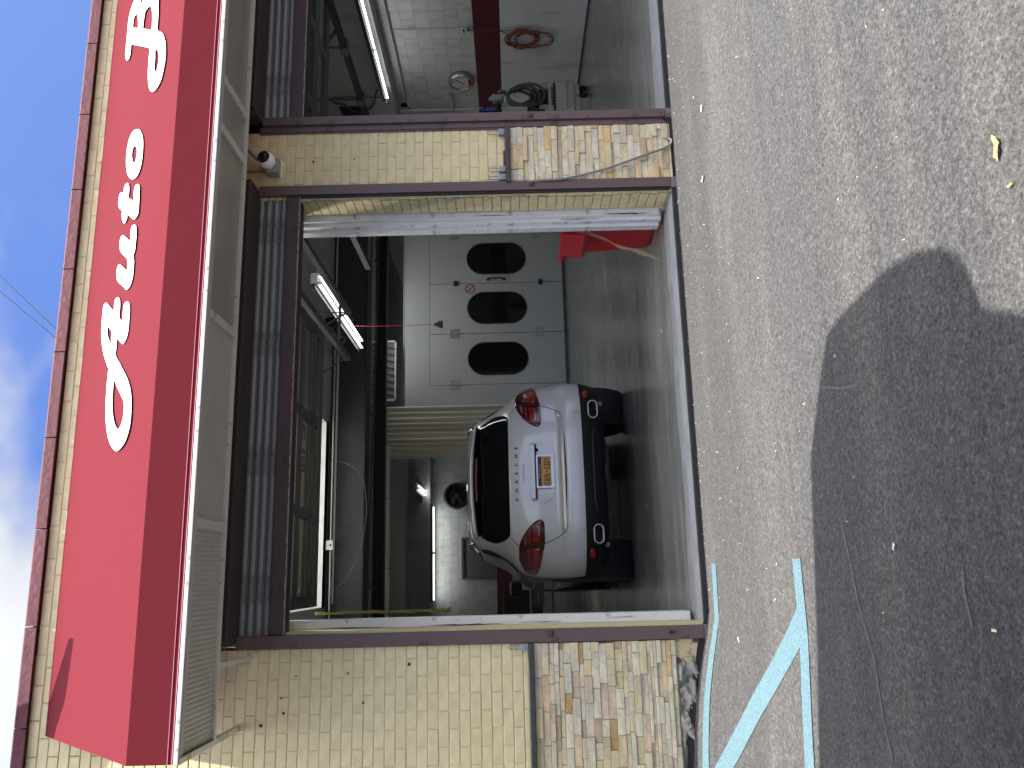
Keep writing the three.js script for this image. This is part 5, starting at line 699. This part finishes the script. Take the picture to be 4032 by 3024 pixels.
    part('side_window', side([[1.185, -1.75, 0.02], [1.22, -1.72, 0.16], [1.30, -1.6, 0.36], [1.38, -1.42, 0.40], [1.46, -1.2, 0.36], [1.53, -0.98, 0.25], [1.555, -0.88, 0.12]], 0.006), gloss, t);
    part('window_chrome', tube([[0.02, 1.178], [0.2, 1.215], [0.36, 1.29], [0.42, 1.38], [0.375, 1.47], [0.26, 1.54], [0.05, 1.57], [-0.5, 1.58], [-0.9, 1.562]].map(([z, y]) => [s * (XS(y, z) + 0.007), y, z]), 0.006, 60, 6), trim, t);
    part('mirror', [new RoundedBoxGeometry(0.2, 0.15, 0.11, 3, 0.05).rotateY(s * 0.25).translate(s * 0.99, 1.2, -1.68), bar(V3(s * 0.83, 1.14, -1.7), V3(s * 0.94, 1.16, -1.69), 0.04, 0.04)], mBlackPlastic, t); part('mirror_glass', box(-0.08, 0.08, -0.055, 0.055, 0, 0.003).rotateY(s * 0.25).translate(s * 0.99, 1.2, -1.62), mBlackGlass, t);
    part('door_gap', [tube([[s * (XS(0.55, -0.35) + 0.0005), 0.55, -0.45], [s * (XS(0.8, -0.3) + 0.0005), 0.8, -0.3], [s * (XS(1.17, -0.1) + 0.0005), 1.17, -0.1]], 0.003, 12, 5), tube([[s * (XS(0.55, -1.3) + 0.0005), 0.55, -1.3], [s * (XS(1.18, -1.3) + 0.0005), 1.18, -1.3]], 0.003, 8, 5)], gap, t);
    for (const az of [0, -2.895]) { const g = new THREE.RingGeometry(0.385, 0.455, 40, 1, 0, Math.PI); g.rotateY(s * Math.PI / 2); const p = g.attributes.position; for (let k = 0; k < p.count; k++) p.setX(k, s * 0.982); g.translate(0, 0.38, az); part('arch_trim', uvBox(g.toNonIndexed()), new THREE.MeshStandardMaterial({ color: rgb(0.018, 0.018, 0.02), roughness: 0.6, side: THREE.DoubleSide }), t); const h = cyl([s * 0.6, 0.38, az], [s * 0.979, 0.38, az], 0.40, 0.40, 40); part('arch_well', h, mDark, t); }
    // wheels
    for (const az of [0, -2.895]) {
      const W = new THREE.Group(); W.name = numbered('wheel'); W.position.set(s * 0.85, 0.38, az); t.add(W);
      const pr = [[0.25, -0.12], [0.31, -0.135], [0.355, -0.132], [0.373, -0.115]]; for (const g of [-0.075, -0.025, 0.025, 0.075]) pr.push([0.38, g - 0.017], [0.38, g - 0.007], [0.362, g - 0.006], [0.362, g + 0.006], [0.38, g + 0.007], [0.38, g + 0.017]); pr.push([0.373, 0.115], [0.355, 0.132], [0.31, 0.135], [0.25, 0.12]);
      const ty = new THREE.LatheGeometry(pr.map((p) => new THREE.Vector2(...p)), 64).rotateZ(Math.PI / 2); mesh('tyre', toCreasedNormals(ty, 0.5), mat(0.048, 0.048, 0.048, 0.8, 0, { bumpMap: rep(texRough, 20, 3), bumpScale: 0.004 }), W);
      const sp = []; for (let k = 0; k < 5; k++) sp.push(box(-0.012, 0.012, 0.03, 0.25, -0.035, 0.035, 0.008).rotateX(k * 1.2566).translate(s * 0.105, 0, 0)); sp.push(cyl([s * 0.09, 0, 0], [s * 0.125, 0, 0], 0.06, 0.055)); mesh('rim', [...sp, new THREE.TorusGeometry(0.25, 0.014, 8, 48).rotateY(Math.PI / 2).translate(s * 0.115, 0, 0)], mat(0.4, 0.4, 0.41, 0.3, 0.8), W);
    }
  }
  part('skid_panel', grid(40, 10, (u, v) => { const x = lerp(-0.46, 0.46, u), a = v * Math.PI * 0.5; return [x, 0.345 - 0.11 * Math.sin(a) * Math.pow(1 - (x / 0.47) ** 4, 0.5), 0.90 - 0.35 * (1 - Math.cos(a)) - 0.15 * (x / 0.46) ** 2]; }), mat(0.16, 0.14, 0.12, 0.6, 0, gWear), t);
  part('diffuser_panel', patchRear([[0.345, -0.36, 0.36], [0.38, -0.40, 0.40], [0.42, -0.41, 0.41], [0.445, -0.33, 0.33]], 0.014, 30), mat(0.012, 0.013, 0.016, 0.35), t);
  part('roof_rail', [-1, 1].map((s) => tube([[0.28, 1.60], [0.15, 1.645], [-0.3, 1.675], [-0.7, 1.645]].map(([z, y]) => [s * (0.60 - 0.02 * Math.abs(z)), y + 0.012, z]), 0.012, 40, 8)), chrome, t);
}

renderer.render(scene, camera);
